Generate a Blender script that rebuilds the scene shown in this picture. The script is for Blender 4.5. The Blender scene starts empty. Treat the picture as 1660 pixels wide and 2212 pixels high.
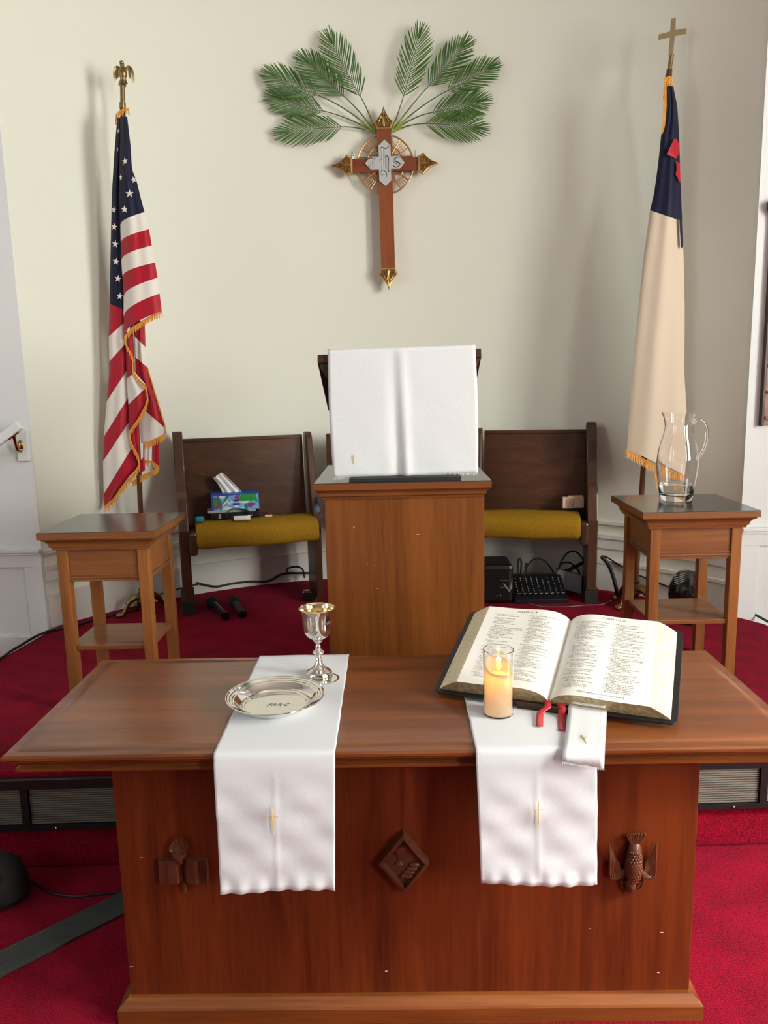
import bpy, math, random
import numpy as np
from mathutils import Vector
random.seed(7)
C = bpy.context.scene.collection
SC = bpy.context.scene

# ------------------------------------------------------------------ camera
CAM_H = 1.53
FPX = 1675.0
_p, _r, _y = (math.radians(a) for a in (9.668, -1.268, 1.0545))
_F = np.array([-math.sin(_y)*math.cos(_p), math.cos(_y)*math.cos(_p), -math.sin(_p)])
_R = np.array([math.cos(_y), math.sin(_y), 0.0]); _U = np.cross(_R, _F)
_A = math.cos(_r)*_R + math.sin(_r)*_U; _B = -math.sin(_r)*_R + math.cos(_r)*_U
_C = np.array([0.0, 0.0, CAM_H])
cam_data = bpy.data.cameras.new('camera')
cam = bpy.data.objects.new('camera', cam_data); C.objects.link(cam)
from mathutils import Matrix
M4 = Matrix.Identity(4)
for i in range(3):
    M4[i][0] = _A[i]; M4[i][1] = _B[i]; M4[i][2] = -_F[i]; M4[i][3] = _C[i]
cam.matrix_world = M4
cam_data.sensor_fit = 'HORIZONTAL'; cam_data.sensor_width = 36.0
cam_data.lens = 36.0*FPX/1660.0; cam_data.clip_start = 0.02; cam_data.clip_end = 60
SC.camera = cam
SC.view_settings.view_transform = 'Standard'; SC.view_settings.look = 'None'
SC.view_settings.gamma = 1; SC.view_settings.use_curve_mapping = False
SC.view_settings.exposure = 0.0
# world: weak sky glow, the room is lit by its windows
W = bpy.data.worlds.new('world'); SC.world = W; W.use_nodes = True
W.node_tree.nodes['Background'].inputs[0].default_value = (0.75, 0.85, 1.0, 1)
W.node_tree.nodes['Background'].inputs[1].default_value = 0.6
WIN_R = 42.0      # daylight through the right hand windows
WIN_L = 5.0       # daylight through the left hand windows

SPOT = 1000.0  # spot lamp added inside the right window, a sunbeam stand-in brightening the carpet
sd_ = bpy.data.lights.new('window_sunbeam', 'SPOT'); sd_.energy = SPOT; sd_.color = (1.0, .96, .90); sd_.shadow_soft_size = .22
sd_.spot_size = math.radians(40); sd_.spot_blend = 1.0
so_ = bpy.data.objects.new('window_sunbeam', sd_); C.objects.link(so_); so_.location = (3.45, .45, 2.75)
so_.rotation_euler = (Vector((1.12, 1.45, .0))-so_.location).to_track_quat('-Z', 'Y').to_euler()

# ------------------------------------------------------------------ photo ray helpers
def ray(u, v): return _F + _A*(u-830)/FPX - _B*(v-1106)/FPX
def PZ(u, v, z): d = ray(u, v); return tuple(_C + d*(z-CAM_H)/d[2])
def PY(u, v, Y): d = ray(u, v); return tuple(_C + d*Y/d[1])
APX, APY, APR = -0.05, 2.46, 1.95
FL = 0.085      # nave floor
PL = 0.40       # platform floor
def wall_y(x): return APY + math.sqrt(max(0.01, APR**2-(x-APX)**2))
def PW(u, v, off):
    Y = 4.3
    for _ in range(12):
        p = PY(u, v, Y); Y = wall_y(p[0])-off
    return PY(u, v, Y)

# ------------------------------------------------------------------ materials
MATS = {}
def nm(name):
    m = bpy.data.materials.new(name); m.use_nodes = True
    b = m.node_tree.nodes['Principled BSDF']; MATS[name] = m
    return m, m.node_tree.nodes, m.node_tree.links, b
def plain(name, col, rough=0.5, metal=0.0, bump=0.0, bscale=60, coat=0.0, spec=0.5, sheen=0.0, trans=0.0, ior=1.45, emis=None, estr=0.0, sss=0.0, var=0.0):
    m, n, l, b = nm(name)
    b.inputs['Base Color'].default_value = (*col, 1)
    b.inputs['Roughness'].default_value = rough; b.inputs['Metallic'].default_value = metal
    b.inputs['Coat Weight'].default_value = coat; b.inputs['Specular IOR Level'].default_value = spec
    b.inputs['Sheen Weight'].default_value = sheen; b.inputs['Transmission Weight'].default_value = trans
    b.inputs['IOR'].default_value = ior; b.inputs['Subsurface Weight'].default_value = sss
    if sss: b.inputs['Subsurface Radius'].default_value = (0.02, 0.012, 0.006)
    if emis:
        b.inputs['Emission Color'].default_value = (*emis, 1); b.inputs['Emission Strength'].default_value = estr
    if bump or var:
        tc = n.new('ShaderNodeTexCoord'); no = n.new('ShaderNodeTexNoise')
        no.inputs['Scale'].default_value = bscale; no.inputs['Detail'].default_value = 4
        l.new(tc.outputs['Object'], no.inputs['Vector'])
        if bump:
            bp = n.new('ShaderNodeBump'); bp.inputs['Strength'].default_value = bump; bp.inputs['Distance'].default_value = 0.003
            l.new(no.outputs['Fac'], bp.inputs['Height']); l.new(bp.outputs['Normal'], b.inputs['Normal'])
        if var:
            r = n.new('ShaderNodeValToRGB')
            r.color_ramp.elements[0].position = .3; r.color_ramp.elements[1].position = .7
            r.color_ramp.elements[0].color = (*[c*(1-var) for c in col], 1); r.color_ramp.elements[1].color = (*[min(1, c*(1+var)) for c in col], 1)
            l.new(no.outputs['Fac'], r.inputs['Fac']); l.new(r.outputs['Color'], b.inputs['Base Color'])
    return m
def wood(name, c1, c2, axis='x', rough=0.32, coat=0.25, scale=1.0, figure=2.2, seam=None):
    m, n, l, b = nm(name)
    tc = n.new('ShaderNodeTexCoord'); mp = n.new('ShaderNodeMapping')
    k = {'x': (1.2, 22, 22), 'y': (22, 1.2, 22), 'z': (22, 22, 1.2)}[axis]
    mp.inputs['Scale'].default_value = tuple(q*scale for q in k)
    l.new(tc.outputs['Object'], mp.inputs['Vector'])
    n1 = n.new('ShaderNodeTexNoise'); n1.inputs['Scale'].default_value = 1.0; n1.inputs['Detail'].default_value = 5
    n1.inputs['Distortion'].default_value = 0.6; l.new(mp.outputs['Vector'], n1.inputs['Vector'])
    n2 = n.new('ShaderNodeTexNoise'); n2.inputs['Scale'].default_value = 7.0; n2.inputs['Detail'].default_value = 3
    l.new(mp.outputs['Vector'], n2.inputs['Vector'])
    mp3 = n.new('ShaderNodeMapping'); mp3.inputs['Scale'].default_value = tuple(figure*(0.35 if q < 2 else 2.0) for q in k)
    l.new(tc.outputs['Object'], mp3.inputs['Vector'])
    n3 = n.new('ShaderNodeTexNoise'); n3.inputs['Scale'].default_value = 1.0; n3.inputs['Detail'].default_value = 2; l.new(mp3.outputs['Vector'], n3.inputs['Vector'])
    a = n.new('ShaderNodeMath'); a.operation = 'MULTIPLY_ADD'; a.inputs[1].default_value = 0.45
    l.new(n1.outputs['Fac'], a.inputs[0])
    a2 = n.new('ShaderNodeMath'); a2.operation = 'MULTIPLY_ADD'; a2.inputs[1].default_value = 0.25
    l.new(n2.outputs['Fac'], a2.inputs[0]); 
    a3 = n.new('ShaderNodeMath'); a3.operation = 'MULTIPLY'; a3.inputs[1].default_value = 0.4
    l.new(n3.outputs['Fac'], a3.inputs[0]); l.new(a3.outputs[0], a2.inputs[2]); l.new(a2.outputs[0], a.inputs[2])
    r = n.new('ShaderNodeValToRGB'); r.color_ramp.elements[0].position = .40; r.color_ramp.elements[1].position = .68
    r.color_ramp.elements[0].color = (*c1, 1); r.color_ramp.elements[1].color = (*c2, 1)
    l.new(a.outputs[0], r.inputs['Fac']); l.new(r.outputs['Color'], b.inputs['Base Color'])
    bp = n.new('ShaderNodeBump'); bp.inputs['Strength'].default_value = .08; bp.inputs['Distance'].default_value = 0.001
    l.new(n2.outputs['Fac'], bp.inputs['Height']); l.new(bp.outputs['Normal'], b.inputs['Normal'])
    b.inputs['Roughness'].default_value = rough; b.inputs['Coat Weight'].default_value = coat; b.inputs['Coat Roughness'].default_value = .18
    b.inputs['Specular IOR Level'].default_value = .5 if axis == 'x' and 'table' in name else .28
    return m
def carpet(name, c1, c2):
    m, n, l, b = nm(name)
    tc = n.new('ShaderNodeTexCoord')
    n1 = n.new('ShaderNodeTexNoise'); n1.inputs['Scale'].default_value = 260; n1.inputs['Detail'].default_value = 3
    n2 = n.new('ShaderNodeTexNoise'); n2.inputs['Scale'].default_value = 9; n2.inputs['Detail'].default_value = 3
    for q in (n1, n2): l.new(tc.outputs['Object'], q.inputs['Vector'])
    a = n.new('ShaderNodeMath'); a.operation = 'MULTIPLY_ADD'; a.inputs[1].default_value = .75; l.new(n1.outputs['Fac'], a.inputs[0])
    a2 = n.new('ShaderNodeMath'); a2.operation = 'MULTIPLY'; a2.inputs[1].default_value = .25; l.new(n2.outputs['Fac'], a2.inputs[0]); l.new(a2.outputs[0], a.inputs[2])
    r = n.new('ShaderNodeValToRGB'); r.color_ramp.elements[0].position = .36; r.color_ramp.elements[1].position = .62
    r.color_ramp.elements[0].color = (*c1, 1); r.color_ramp.elements[1].color = (*c2, 1)
    l.new(a.outputs[0], r.inputs['Fac']); l.new(r.outputs['Color'], b.inputs['Base Color'])
    bp = n.new('ShaderNodeBump'); bp.inputs['Strength'].default_value = .9; bp.inputs['Distance'].default_value = 0.006
    l.new(n1.outputs['Fac'], bp.inputs['Height']); l.new(bp.outputs['Normal'], b.inputs['Normal'])
    b.inputs['Roughness'].default_value = .95; b.inputs['Specular IOR Level'].default_value = .1
    b.inputs['Sheen Weight'].default_value = .12; b.inputs['Sheen Tint'].default_value = (1, .15, .3, 1)
    return m
def cloth(name, col, wscale=900, bump=.25, rough=.75, sheen=.2, crease=.0, trans=0):
    m, n, l, b = nm(name)
    b.inputs['Base Color'].default_value = (*col, 1); b.inputs['Roughness'].default_value = rough; b.inputs['Sheen Weight'].default_value = sheen
    b.inputs['Specular IOR Level'].default_value = .25
    tc = n.new('ShaderNodeTexCoord'); n1 = n.new('ShaderNodeTexNoise'); n1.inputs['Scale'].default_value = 1; n1.inputs['Detail'].default_value = 2
    mp = n.new('ShaderNodeMapping'); mp.inputs['Scale'].default_value = (wscale, wscale, wscale*.12); l.new(tc.outputs['Object'], mp.inputs['Vector']); l.new(mp.outputs['Vector'], n1.inputs['Vector'])
    n2 = n.new('ShaderNodeTexNoise'); n2.inputs['Scale'].default_value = 7; n2.inputs['Detail'].default_value = 1.5; n2.inputs['Distortion'].default_value = .3; l.new(tc.outputs['Object'], n2.inputs['Vector'])
    b1 = n.new('ShaderNodeBump'); b1.inputs['Strength'].default_value = bump; b1.inputs['Distance'].default_value = .0008; l.new(n1.outputs['Fac'], b1.inputs['Height'])
    b2 = n.new('ShaderNodeBump'); b2.inputs['Strength'].default_value = crease; b2.inputs['Distance'].default_value = .012; l.new(n2.outputs['Fac'], b2.inputs['Height'])
    l.new(b1.outputs['Normal'], b2.inputs['Normal']); l.new(b2.outputs['Normal'], b.inputs['Normal'])
    return m

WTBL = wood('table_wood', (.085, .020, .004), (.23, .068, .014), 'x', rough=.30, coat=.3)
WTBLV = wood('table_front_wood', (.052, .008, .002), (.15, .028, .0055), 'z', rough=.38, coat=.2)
WPUL = wood('pulpit_wood', (.10, .028, .005), (.21, .066, .013), 'z', rough=.4, coat=.15)
WPULX = wood('pulpit_trim_wood', (.11, .030, .008), (.20, .062, .017), 'x', rough=.35)
WSIDE = wood('side_table_wood', (.13, .042, .011), (.27, .10, .028), 'x', rough=.34)
WSIDEV = wood('side_table_leg_wood', (.14, .046, .012), (.29, .11, .030), 'z', rough=.36)
WPEW = wood('pew_wood', (.034, .012, .006), (.085, .032, .014), 'x', rough=.4, coat=.15)
WPEWV = wood('pew_end_wood', (.045, .018, .010), (.085, .036, .019), 'z', rough=.36, coat=.25)
WCROSS = wood('cross_wood', (.16, .042, .014), (.27, .075, .022), 'z', rough=.38)
WCROSSX = wood('cross_arm_wood', (.15, .035, .014), (.21, .052, .02), 'x', rough=.38)
WPOLE = wood('pole_wood', (.06, .022, .009), (.13, .05, .02), 'z', rough=.35)
WCARVE = wood('carved_wood', (.055, .017, .008), (.115, .035, .015), 'z', rough=.4)
WHYMN = wood('hymn_board_wood', (.22, .10, .07), (.32, .16, .11), 'x', rough=.45)
DARKW = plain('dark_wood', (.045, .02, .012), .4)
PAINT = plain('apse_paint', (.735, .745, .66), .75, bump=.04, bscale=25, spec=.25)
PAINTW = plain('white_paint', (.74, .765, .77), .6, bump=.03, bscale=30, spec=.3)
TRIMW = plain('trim_paint', (.76, .745, .71), .4, spec=.4)
CARPET = carpet('red_carpet', (.07, .0, .003), (.31, .001, .019))
CEILM = plain('ceiling_boards', (.42, .40, .36), .8)
NAVEP = plain('nave_paint', (.46, .47, .47), .8)
BLACKTOP = plain('black_laminate', (.035, .036, .036), .16, spec=.6)
LINEN = cloth('white_linen', (.66, .685, .725), crease=.10)
SILKW = cloth('white_slub_cloth', (.66, .68, .705), wscale=700, bump=.5, rough=.55, crease=.22)
GOLDTHREAD = plain('gold_thread', (.62, .42, .14), .6)
SILVER = plain('silver', (.86, .84, .80), .09, 1.0, bump=.015, bscale=30)
SILVERGILT = plain('gilt_silver', (.90, .74, .45), .12, 1.0)
ENGR = plain('engraving', (.10, .10, .10), .5)
BRASS = plain('brass', (.55, .38, .16), .28, 1.0, bump=.1, bscale=120)
BRASSD = plain('antique_brass', (.30, .22, .10), .38, 1.0, bump=.2, bscale=150)
BRASSF = plain('aged_flat_brass', (.20, .145, .075), .5, .85, bump=.2, bscale=80)
BRONZE = plain('bronze_cap', (.60, .37, .14), .33, 1.0, bump=.1, bscale=200)
BRONZED = plain('bronze_recess', (.20, .11, .04), .5, .9)
BRONZER = plain('bronze_ring', (.48, .27, .12), .4, .8)
PEWTER = plain('pewter', (.50, .51, .53), .5, .35, bump=.3, bscale=300)
PEWTERL = plain('pewter_relief', (.66, .67, .68), .45, .35)
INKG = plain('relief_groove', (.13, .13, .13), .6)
FBLUE = cloth('flag_navy', (.006, .007, .032), rough=.6, sheen=.0, crease=.15)
FRED = cloth('flag_red', (.38, .002, .016), rough=.5, sheen=.2, crease=.15)
FWHITE = cloth('flag_white', (.74, .70, .65), rough=.55, crease=.15)
FCREAM = cloth('flag_cream', (.62, .52, .40), rough=.6, crease=.2)
FRINGE = plain('gold_fringe', (.78, .34, .035), .55, sheen=.4)
FLEAF = [plain('palm_leaf_%d' % i, c, .42, spec=.5) for i, c in enumerate([(.035, .10, .018), (.05, .12, .02), (.075, .155, .025)])]
FSTEM = plain('palm_stem', (.075, .11, .03), .5)
FSHEATH = plain('palm_sheath', (.24, .30, .07), .5)
MUST = plain('mustard_upholstery', (.34, .185, .014), .9, bump=1.0, bscale=330, spec=.1, var=.35)
BLACKP = plain('black_plastic', (.010, .010, .011), .35)
BLACKM = plain('black_matte', (.012, .012, .013), .7)
GLOSSB = plain('black_gloss', (.008, .008, .009), .06, coat=.5)
RUBBER = plain('cable_rubber', (.008, .008, .008), .5)
GREYMAT = plain('dark_green_grey_vinyl', (.035, .042, .040), .65, bump=.2, bscale=60, var=.2)
SLAT = plain('vent_slat', (.20, .185, .155), .5, .3)
WHITEP = plain('white_plastic', (.85, .85, .85), .4)
PAGE = plain('bible_page', (.86, .845, .79), .7, bump=.05, bscale=20)
EDGE = None
INK = plain('ink', (.03, .03, .032), .7)
LEATHER = plain('black_leather', (.012, .012, .013), .32, bump=.4, bscale=300)
RIBBON = plain('red_ribbon', (.50, .004, .018), .4, sheen=.3)
WAX, _n, _l, _b = nm('candle_wax')
_b.inputs['Base Color'].default_value = (.90, .86, .70, 1); _b.inputs['Roughness'].default_value = .45
_t = _n.new('ShaderNodeBsdfTranslucent'); _t.inputs[0].default_value = (1, .86, .52, 1); _m = _n.new('ShaderNodeMixShader'); _m.inputs[0].default_value = .35
_l.new(_b.outputs[0], _m.inputs[1]); _l.new(_t.outputs[0], _m.inputs[2]); _l.new(_m.outputs[0], _n['Material Output'].inputs[0])
FLAME = plain('candle_flame', (1, .75, .3), .5, emis=(1, .50, .10), estr=2.6)
GLASS = plain('clear_glass', (1, 1, 1), .0, trans=1.0, ior=1.45)
WATER = plain('water', (.97, 1, .99), .0, trans=1.0, ior=1.33)
def edge_mat(name, c1, c2, axis, sc):
    m, n, l, b = nm(name)
    tc = n.new('ShaderNodeTexCoord'); mp = n.new('ShaderNodeMapping'); mp.inputs['Scale'].default_value = axis
    no = n.new('ShaderNodeTexNoise'); no.inputs['Scale'].default_value = sc; no.inputs['Detail'].default_value = 4
    l.new(tc.outputs['UV'], mp.inputs['Vector']); l.new(mp.outputs['Vector'], no.inputs['Vector'])
    r = n.new('ShaderNodeValToRGB'); r.color_ramp.elements[0].position = .35; r.color_ramp.elements[1].position = .6
    r.color_ramp.elements[0].color = (*c1, 1); r.color_ramp.elements[1].color = (*c2, 1)
    l.new(no.outputs['Fac'], r.inputs['Fac']); l.new(r.outputs['Color'], b.inputs['Base Color']); b.inputs['Roughness'].default_value = .55
    return m
FORE = plain('page_fore_edge', (.80, .72, .50), .65)
GILT = plain('faded_gilt_edge', (.40, .31, .17), .5, .3, bump=.2, bscale=100, var=.35)
LINEM = plain('page_line', (.42, .33, .18), .7)

# ------------------------------------------------------------------ mesh builder
class MB:
    def __init__(s): s.v = []; s.f = []; s.m = []
    def add(s, vs, fs, mi=0):
        o = len(s.v); s.v += [tuple(map(float, p)) for p in vs]
        for f in fs: s.f.append(tuple(i+o for i in f)); s.m.append(mi)
        return s
    def box(s, x0, x1, y0, y1, z0, z1, mi=0):
        return s.add([(x0, y0, z0), (x1, y0, z0), (x1, y1, z0), (x0, y1, z0), (x0, y0, z1), (x1, y0, z1), (x1, y1, z1), (x0, y1, z1)],
                     [(0, 3, 2, 1), (4, 5, 6, 7), (0, 1, 5, 4), (1, 2, 6, 5), (2, 3, 7, 6), (3, 0, 4, 7)], mi)
    def prism(s, poly, axis, a, b, mi=0):
        def P(p, q, t): return {'x': (t, p, q), 'y': (p, t, q), 'z': (p, q, t)}[axis]
        n = len(poly)
        vs = [P(p, q, a) for p, q in poly]+[P(p, q, b) for p, q in poly]
        fs = [tuple(range(n))[::-1], tuple(range(n, 2*n))]+[(i, (i+1) % n, n+(i+1) % n, n+i) for i in range(n)]
        return s.add(vs, fs, mi)
    def tube(s, pts, r, n=8, mi=0, caps=True, flat=None):
        pts = [Vector(p) for p in pts]; k = len(pts)
        rs = r if isinstance(r, (list, tuple)) else [r]*k
        vs = []; up = None
        for i, p in enumerate(pts):
            t = (pts[min(i+1, k-1)]-pts[max(i-1, 0)])
            if t.length < 1e-9: t = Vector((0, 0, 1))
            t.normalize()
            if up is None:
                up = Vector((0, 0, 1)) if abs(t.z) < .9 else Vector((0, 1, 0))
            a = t.cross(up)
            if a.length < 1e-6: a = t.cross(Vector((1, 0, 0)))
            a.normalize(); b = a.cross(t).normalized(); up = b
            for j in range(n):
                g = 2*math.pi*j/n
                q = a*math.cos(g)*rs[i]+b*math.sin(g)*rs[i]*(flat or 1)
                vs.append(p+q)
        fs = [(i*n+j, i*n+(j+1) % n, (i+1)*n+(j+1) % n, (i+1)*n+j) for i in range(k-1) for j in range(n)]
        if caps: fs += [tuple(range(n))[::-1], tuple((k-1)*n+j for j in range(n))]
        return s.add(vs, fs, mi)
    def lathe(s, prof, cx, cy, n=48, mi=0, z0=0, caps=False):
        vs = [(cx+r*math.cos(2*math.pi*j/n), cy+r*math.sin(2*math.pi*j/n), z0+z) for r, z in prof for j in range(n)]
        k = len(prof)
        fs = [(i*n+j, i*n+(j+1) % n, (i+1)*n+(j+1) % n, (i+1)*n+j) for i in range(k-1) for j in range(n)]
        if caps: fs += [tuple(range(n))[::-1], tuple((k-1)*n+j for j in range(n))]
        return s.add(vs, fs, mi)
    def grid(s, rows, mi=0):
        k = len(rows); n = len(rows[0]); vs = [p for r in rows for p in r]
        fs = [(i*n+j, i*n+j+1, (i+1)*n+j+1, (i+1)*n+j) for i in range(k-1) for j in range(n-1)]
        mis = mi
        o = len(s.v); s.v += [tuple(map(float, p)) for p in vs]
        for i, f in enumerate(fs):
            s.f.append(tuple(a+o for a in f)); s.m.append(mis[i//(n-1)] if isinstance(mis, list) else mis)
        return s
    def ell(s, c, r, n=16, k=10, mi=0):
        vs = []; fs = []
        for i in range(1, k):
            t = math.pi*i/k
            for j in range(n):
                g = 2*math.pi*j/n
                vs.append((c[0]+r[0]*math.sin(t)*math.cos(g), c[1]+r[1]*math.sin(t)*math.sin(g), c[2]+r[2]*math.cos(t)))
        vs += [(c[0], c[1], c[2]+r[2]), (c[0], c[1], c[2]-r[2])]; T = len(vs)-2
        for i in range(k-2):
            for j in range(n): fs.append((i*n+j, (i+1)*n+j, (i+1)*n+(j+1) % n, i*n+(j+1) % n))
        for j in range(n):
            fs.append((T, j, (j+1) % n)); fs.append((T+1, (k-2)*n+(j+1) % n, (k-2)*n+j))
        return s.add(vs, fs, mi)
    def rings(s, x0, x1, y0, y1, prof, mi=0):
        vs = []
        for o, z in prof: vs += [(x0+o, y0+o, z), (x1-o, y0+o, z), (x1-o, y1-o, z), (x0+o, y1-o, z)]
        k = len(prof)
        fs = [(i*4+j, i*4+(j+1) % 4, (i+1)*4+(j+1) % 4, (i+1)*4+j) for i in range(k-1) for j in range(4)]
        fs += [(3, 2, 1, 0), tuple((k-1)*4+j for j in range(4))]
        return s.add(vs, fs, mi)
    def poly(s, pts, mi=0): return s.add(pts, [tuple(range(len(pts)))], mi)
    def map(s, fn): s.v = [tuple(fn(*p)) for p in s.v]; return s
    def build(s, name, mats, parent=None, smooth=None, bevel=0, solid=0, sub=0, origin=None, fix=True):
        if parent is not None:
            r = parent
            while r.parent: r = r.parent
            o = Vector(r.location)
        else:
            o = Vector(origin) if origin is not None else Vector((sum(p[0] for p in s.v)/len(s.v), sum(p[1] for p in s.v)/len(s.v), min(p[2] for p in s.v)))
        me = bpy.data.meshes.new(name)
        me.from_pydata([(p[0]-o.x, p[1]-o.y, p[2]-o.z) for p in s.v], [], s.f)
        for m in (mats if isinstance(mats, (list, tuple)) else [mats]): me.materials.append(m)
        me.polygons.foreach_set('material_index', s.m)
        me.validate()
        if fix:
            import bmesh
            bm = bmesh.new(); bm.from_mesh(me); bmesh.ops.recalc_face_normals(bm, faces=bm.faces); bm.to_mesh(me); bm.free()
        if smooth:
            me.polygons.foreach_set('use_smooth', [True]*len(me.polygons)); me.set_sharp_from_angle(angle=math.radians(smooth))
        me.update()
        ob = bpy.data.objects.new(name, me); C.objects.link(ob)
        if parent is None: ob.location = o
        else: ob.parent = parent
        if solid:
            md = ob.modifiers.new('solid', 'SOLIDIFY'); md.thickness = solid; md.offset = 0
        if bevel:
            md = ob.modifiers.new('bevel', 'BEVEL'); md.width = bevel; md.segments = 2; md.limit_method = 'ANGLE'; md.angle_limit = math.radians(35)
        if sub:
            md = ob.modifiers.new('sub', 'SUBSURF'); md.levels = sub; md.render_levels = sub
        return ob
def tag(o, label=None, cat=None, group=None, kind=None):
    if label: o['label'] = label
    if cat: o['category'] = cat
    if group: o['group'] = group
    if kind: o['kind'] = kind
    return o
def thing(name, label, cat, loc=(0, 0, 0), group=None):
    o = bpy.data.objects.new(name, None); C.objects.link(o); o.location = loc; o.empty_display_size = .05
    return tag(o, label, cat, group)
def struct(mb, name, mats, parent=None, **k):
    o = mb.build(name, mats, parent, **k)
    if parent is None: o['kind'] = 'structure'
    return o
def text_mesh(body, size, align='LEFT', shear=0, extrude=0, bold=0, res=1):
    cu = bpy.data.curves.new('t', 'FONT'); cu.body = body; cu.size = size; cu.align_x = align; cu.shear = shear
    cu.extrude = extrude; cu.offset = bold; cu.resolution_u = res; cu.fill_mode = 'FRONT' if not extrude else 'BOTH'
    ob = bpy.data.objects.new('t', cu); C.objects.link(ob)
    me = bpy.data.meshes.new_from_object(ob)
    vs = [tuple(v.co) for v in me.vertices]; fs = [tuple(p.vertices) for p in me.polygons]
    bpy.data.objects.remove(ob); bpy.data.curves.remove(cu); bpy.data.meshes.remove(me)
    return vs, fs
def interp(poly, v):
    if v <= poly[0][1]: return poly[0][0]
    for (u0, v0), (u1, v1) in zip(poly, poly[1:]):
        if v <= v1: return u0+(u1-u0)*(v-v0)/max(1e-6, v1-v0)
    return poly[-1][0]
def spline(pts, k=6):
    P = [Vector(p) for p in pts]; out = []
    for i in range(len(P)-1):
        a = P[max(i-1, 0)]; b = P[i]; c = P[i+1]; d = P[min(i+2, len(P)-1)]
        for j in range(k):
            t = j/k
            out.append(.5*((2*b)+(c-a)*t+(2*a-5*b+4*c-d)*t*t+(3*b-a-3*c+d)*t**3))
    out.append(P[-1]); return out

# ================================================================== THE ROOM
RX, RYB, CZ = 3.6, -7.0, 4.3
XL, XR, YF = -1.675, 1.575, 3.53
def arc(n=48, r=APR, x0=None, x1=None):
    a0 = math.acos((XL-APX)/APR); a1 = math.acos((XR-APX)/APR)
    return [(APX+r*math.cos(a0+(a1-a0)*i/n), APY+r*math.sin(a0+(a1-a0)*i/n)) for i in range(n+1)]
struct(MB().box(-RX, RX, RYB, 4.6, FL-.1, FL), 'floor', CARPET)
# chancel platform (carpeted), riser very slightly out of square with the table
def riser_y(x): return 2.17+.034*x
pf = [(-1.76, riser_y(-1.76)), (1.72, riser_y(1.72)), (1.662, 3.415), (XR+.02, YF-.02)]+[(x, y) for x, y in reversed(arc())][1:-1]+[(XL+.02, YF-.02), (-1.703, 3.118)]
struct(MB().prism(pf, 'z', FL, PL), 'platform', CARPET, bevel=.012)
# curved apse wall
A1, A2 = arc(), arc(r=APR+.12)
struct(MB().prism(A1+A2[::-1], 'z', FL, CZ), 'wall_apse', PAINT, smooth=40)
struct(MB().box(-RX, XL, YF, YF+.12, FL, CZ), 'wall_left', PAINTW)
struct(MB().box(XR, RX, YF, YF+.12, FL, CZ), 'wall_right', PAINTW)
struct(MB().box(-RX, RX, RYB-.12, RYB, FL, CZ), 'wall_rear', NAVEP)
struct(MB().box(-RX-.1, RX+.1, RYB-.12, 4.6, CZ, CZ+.1), 'ceiling', CEILM)
# side walls with window openings
wins = [(-2.4, -1.3), (-.1, 1.1)]
wz0, wz1 = 1.20, 3.2
for side, sx in (('left_side', -1), ('right_side', 1)):
    mb = MB(); x0, x1 = sorted((sx*RX, sx*(RX+.12)))
    ys = [RYB]+[q for w in wins for q in w]+[4.6]
    for i in range(0, len(ys), 2): mb.box(x0, x1, ys[i], ys[i+1], FL, CZ)
    for a, b in wins: mb.box(x0, x1, a, b, FL, wz0); mb.box(x0, x1, a, b, wz1, CZ)
    struct(mb, 'wall_'+side, NAVEP)
def glow(name, col, s):
    m, n, l, b = nm(name); n.remove(b); e = n.new('ShaderNodeEmission'); e.inputs[0].default_value = (*col, 1); e.inputs[1].default_value = s
    l.new(e.outputs[0], n['Material Output'].inputs[0]); return m
GR = glow('daylight_right', (1.0, .99, .90), WIN_R); GL = glow('daylight_left', (.90, .95, 1.0), WIN_L)
k = 1
for sx, gm in ((-1, GL), (1, GR)):
    for a, b in wins:
        w = MB(); X = sx*(RX+.06)
        w.box(X-.02, X+.02, a, a+.05, wz0, wz1); w.box(X-.02, X+.02, b-.05, b, wz0, wz1)
        w.box(X-.02, X+.02, a, b, wz0, wz0+.05); w.box(X-.02, X+.02, a, b, wz1-.05, wz1)
        for t in (1/3, 2/3): w.box(X-.012, X+.012, a+(b-a)*t-.012, a+(b-a)*t+.012, wz0, wz1)
        for t in (.25, .5, .75): w.box(X-.014, X+.014, a, b, wz0+(wz1-wz0)*t-(.03 if t == .5 else .012), wz0+(wz1-wz0)*t+(.03 if t == .5 else .012))
        wo = struct(w, 'window_%d' % k, TRIMW)
        Xp = X+sx*.03
        struct(MB().box(min(Xp, Xp+sx*.004), max(Xp, Xp+sx*.004), a, b, wz0, wz1), 'window_pane', gm, parent=wo); k += 1
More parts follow.
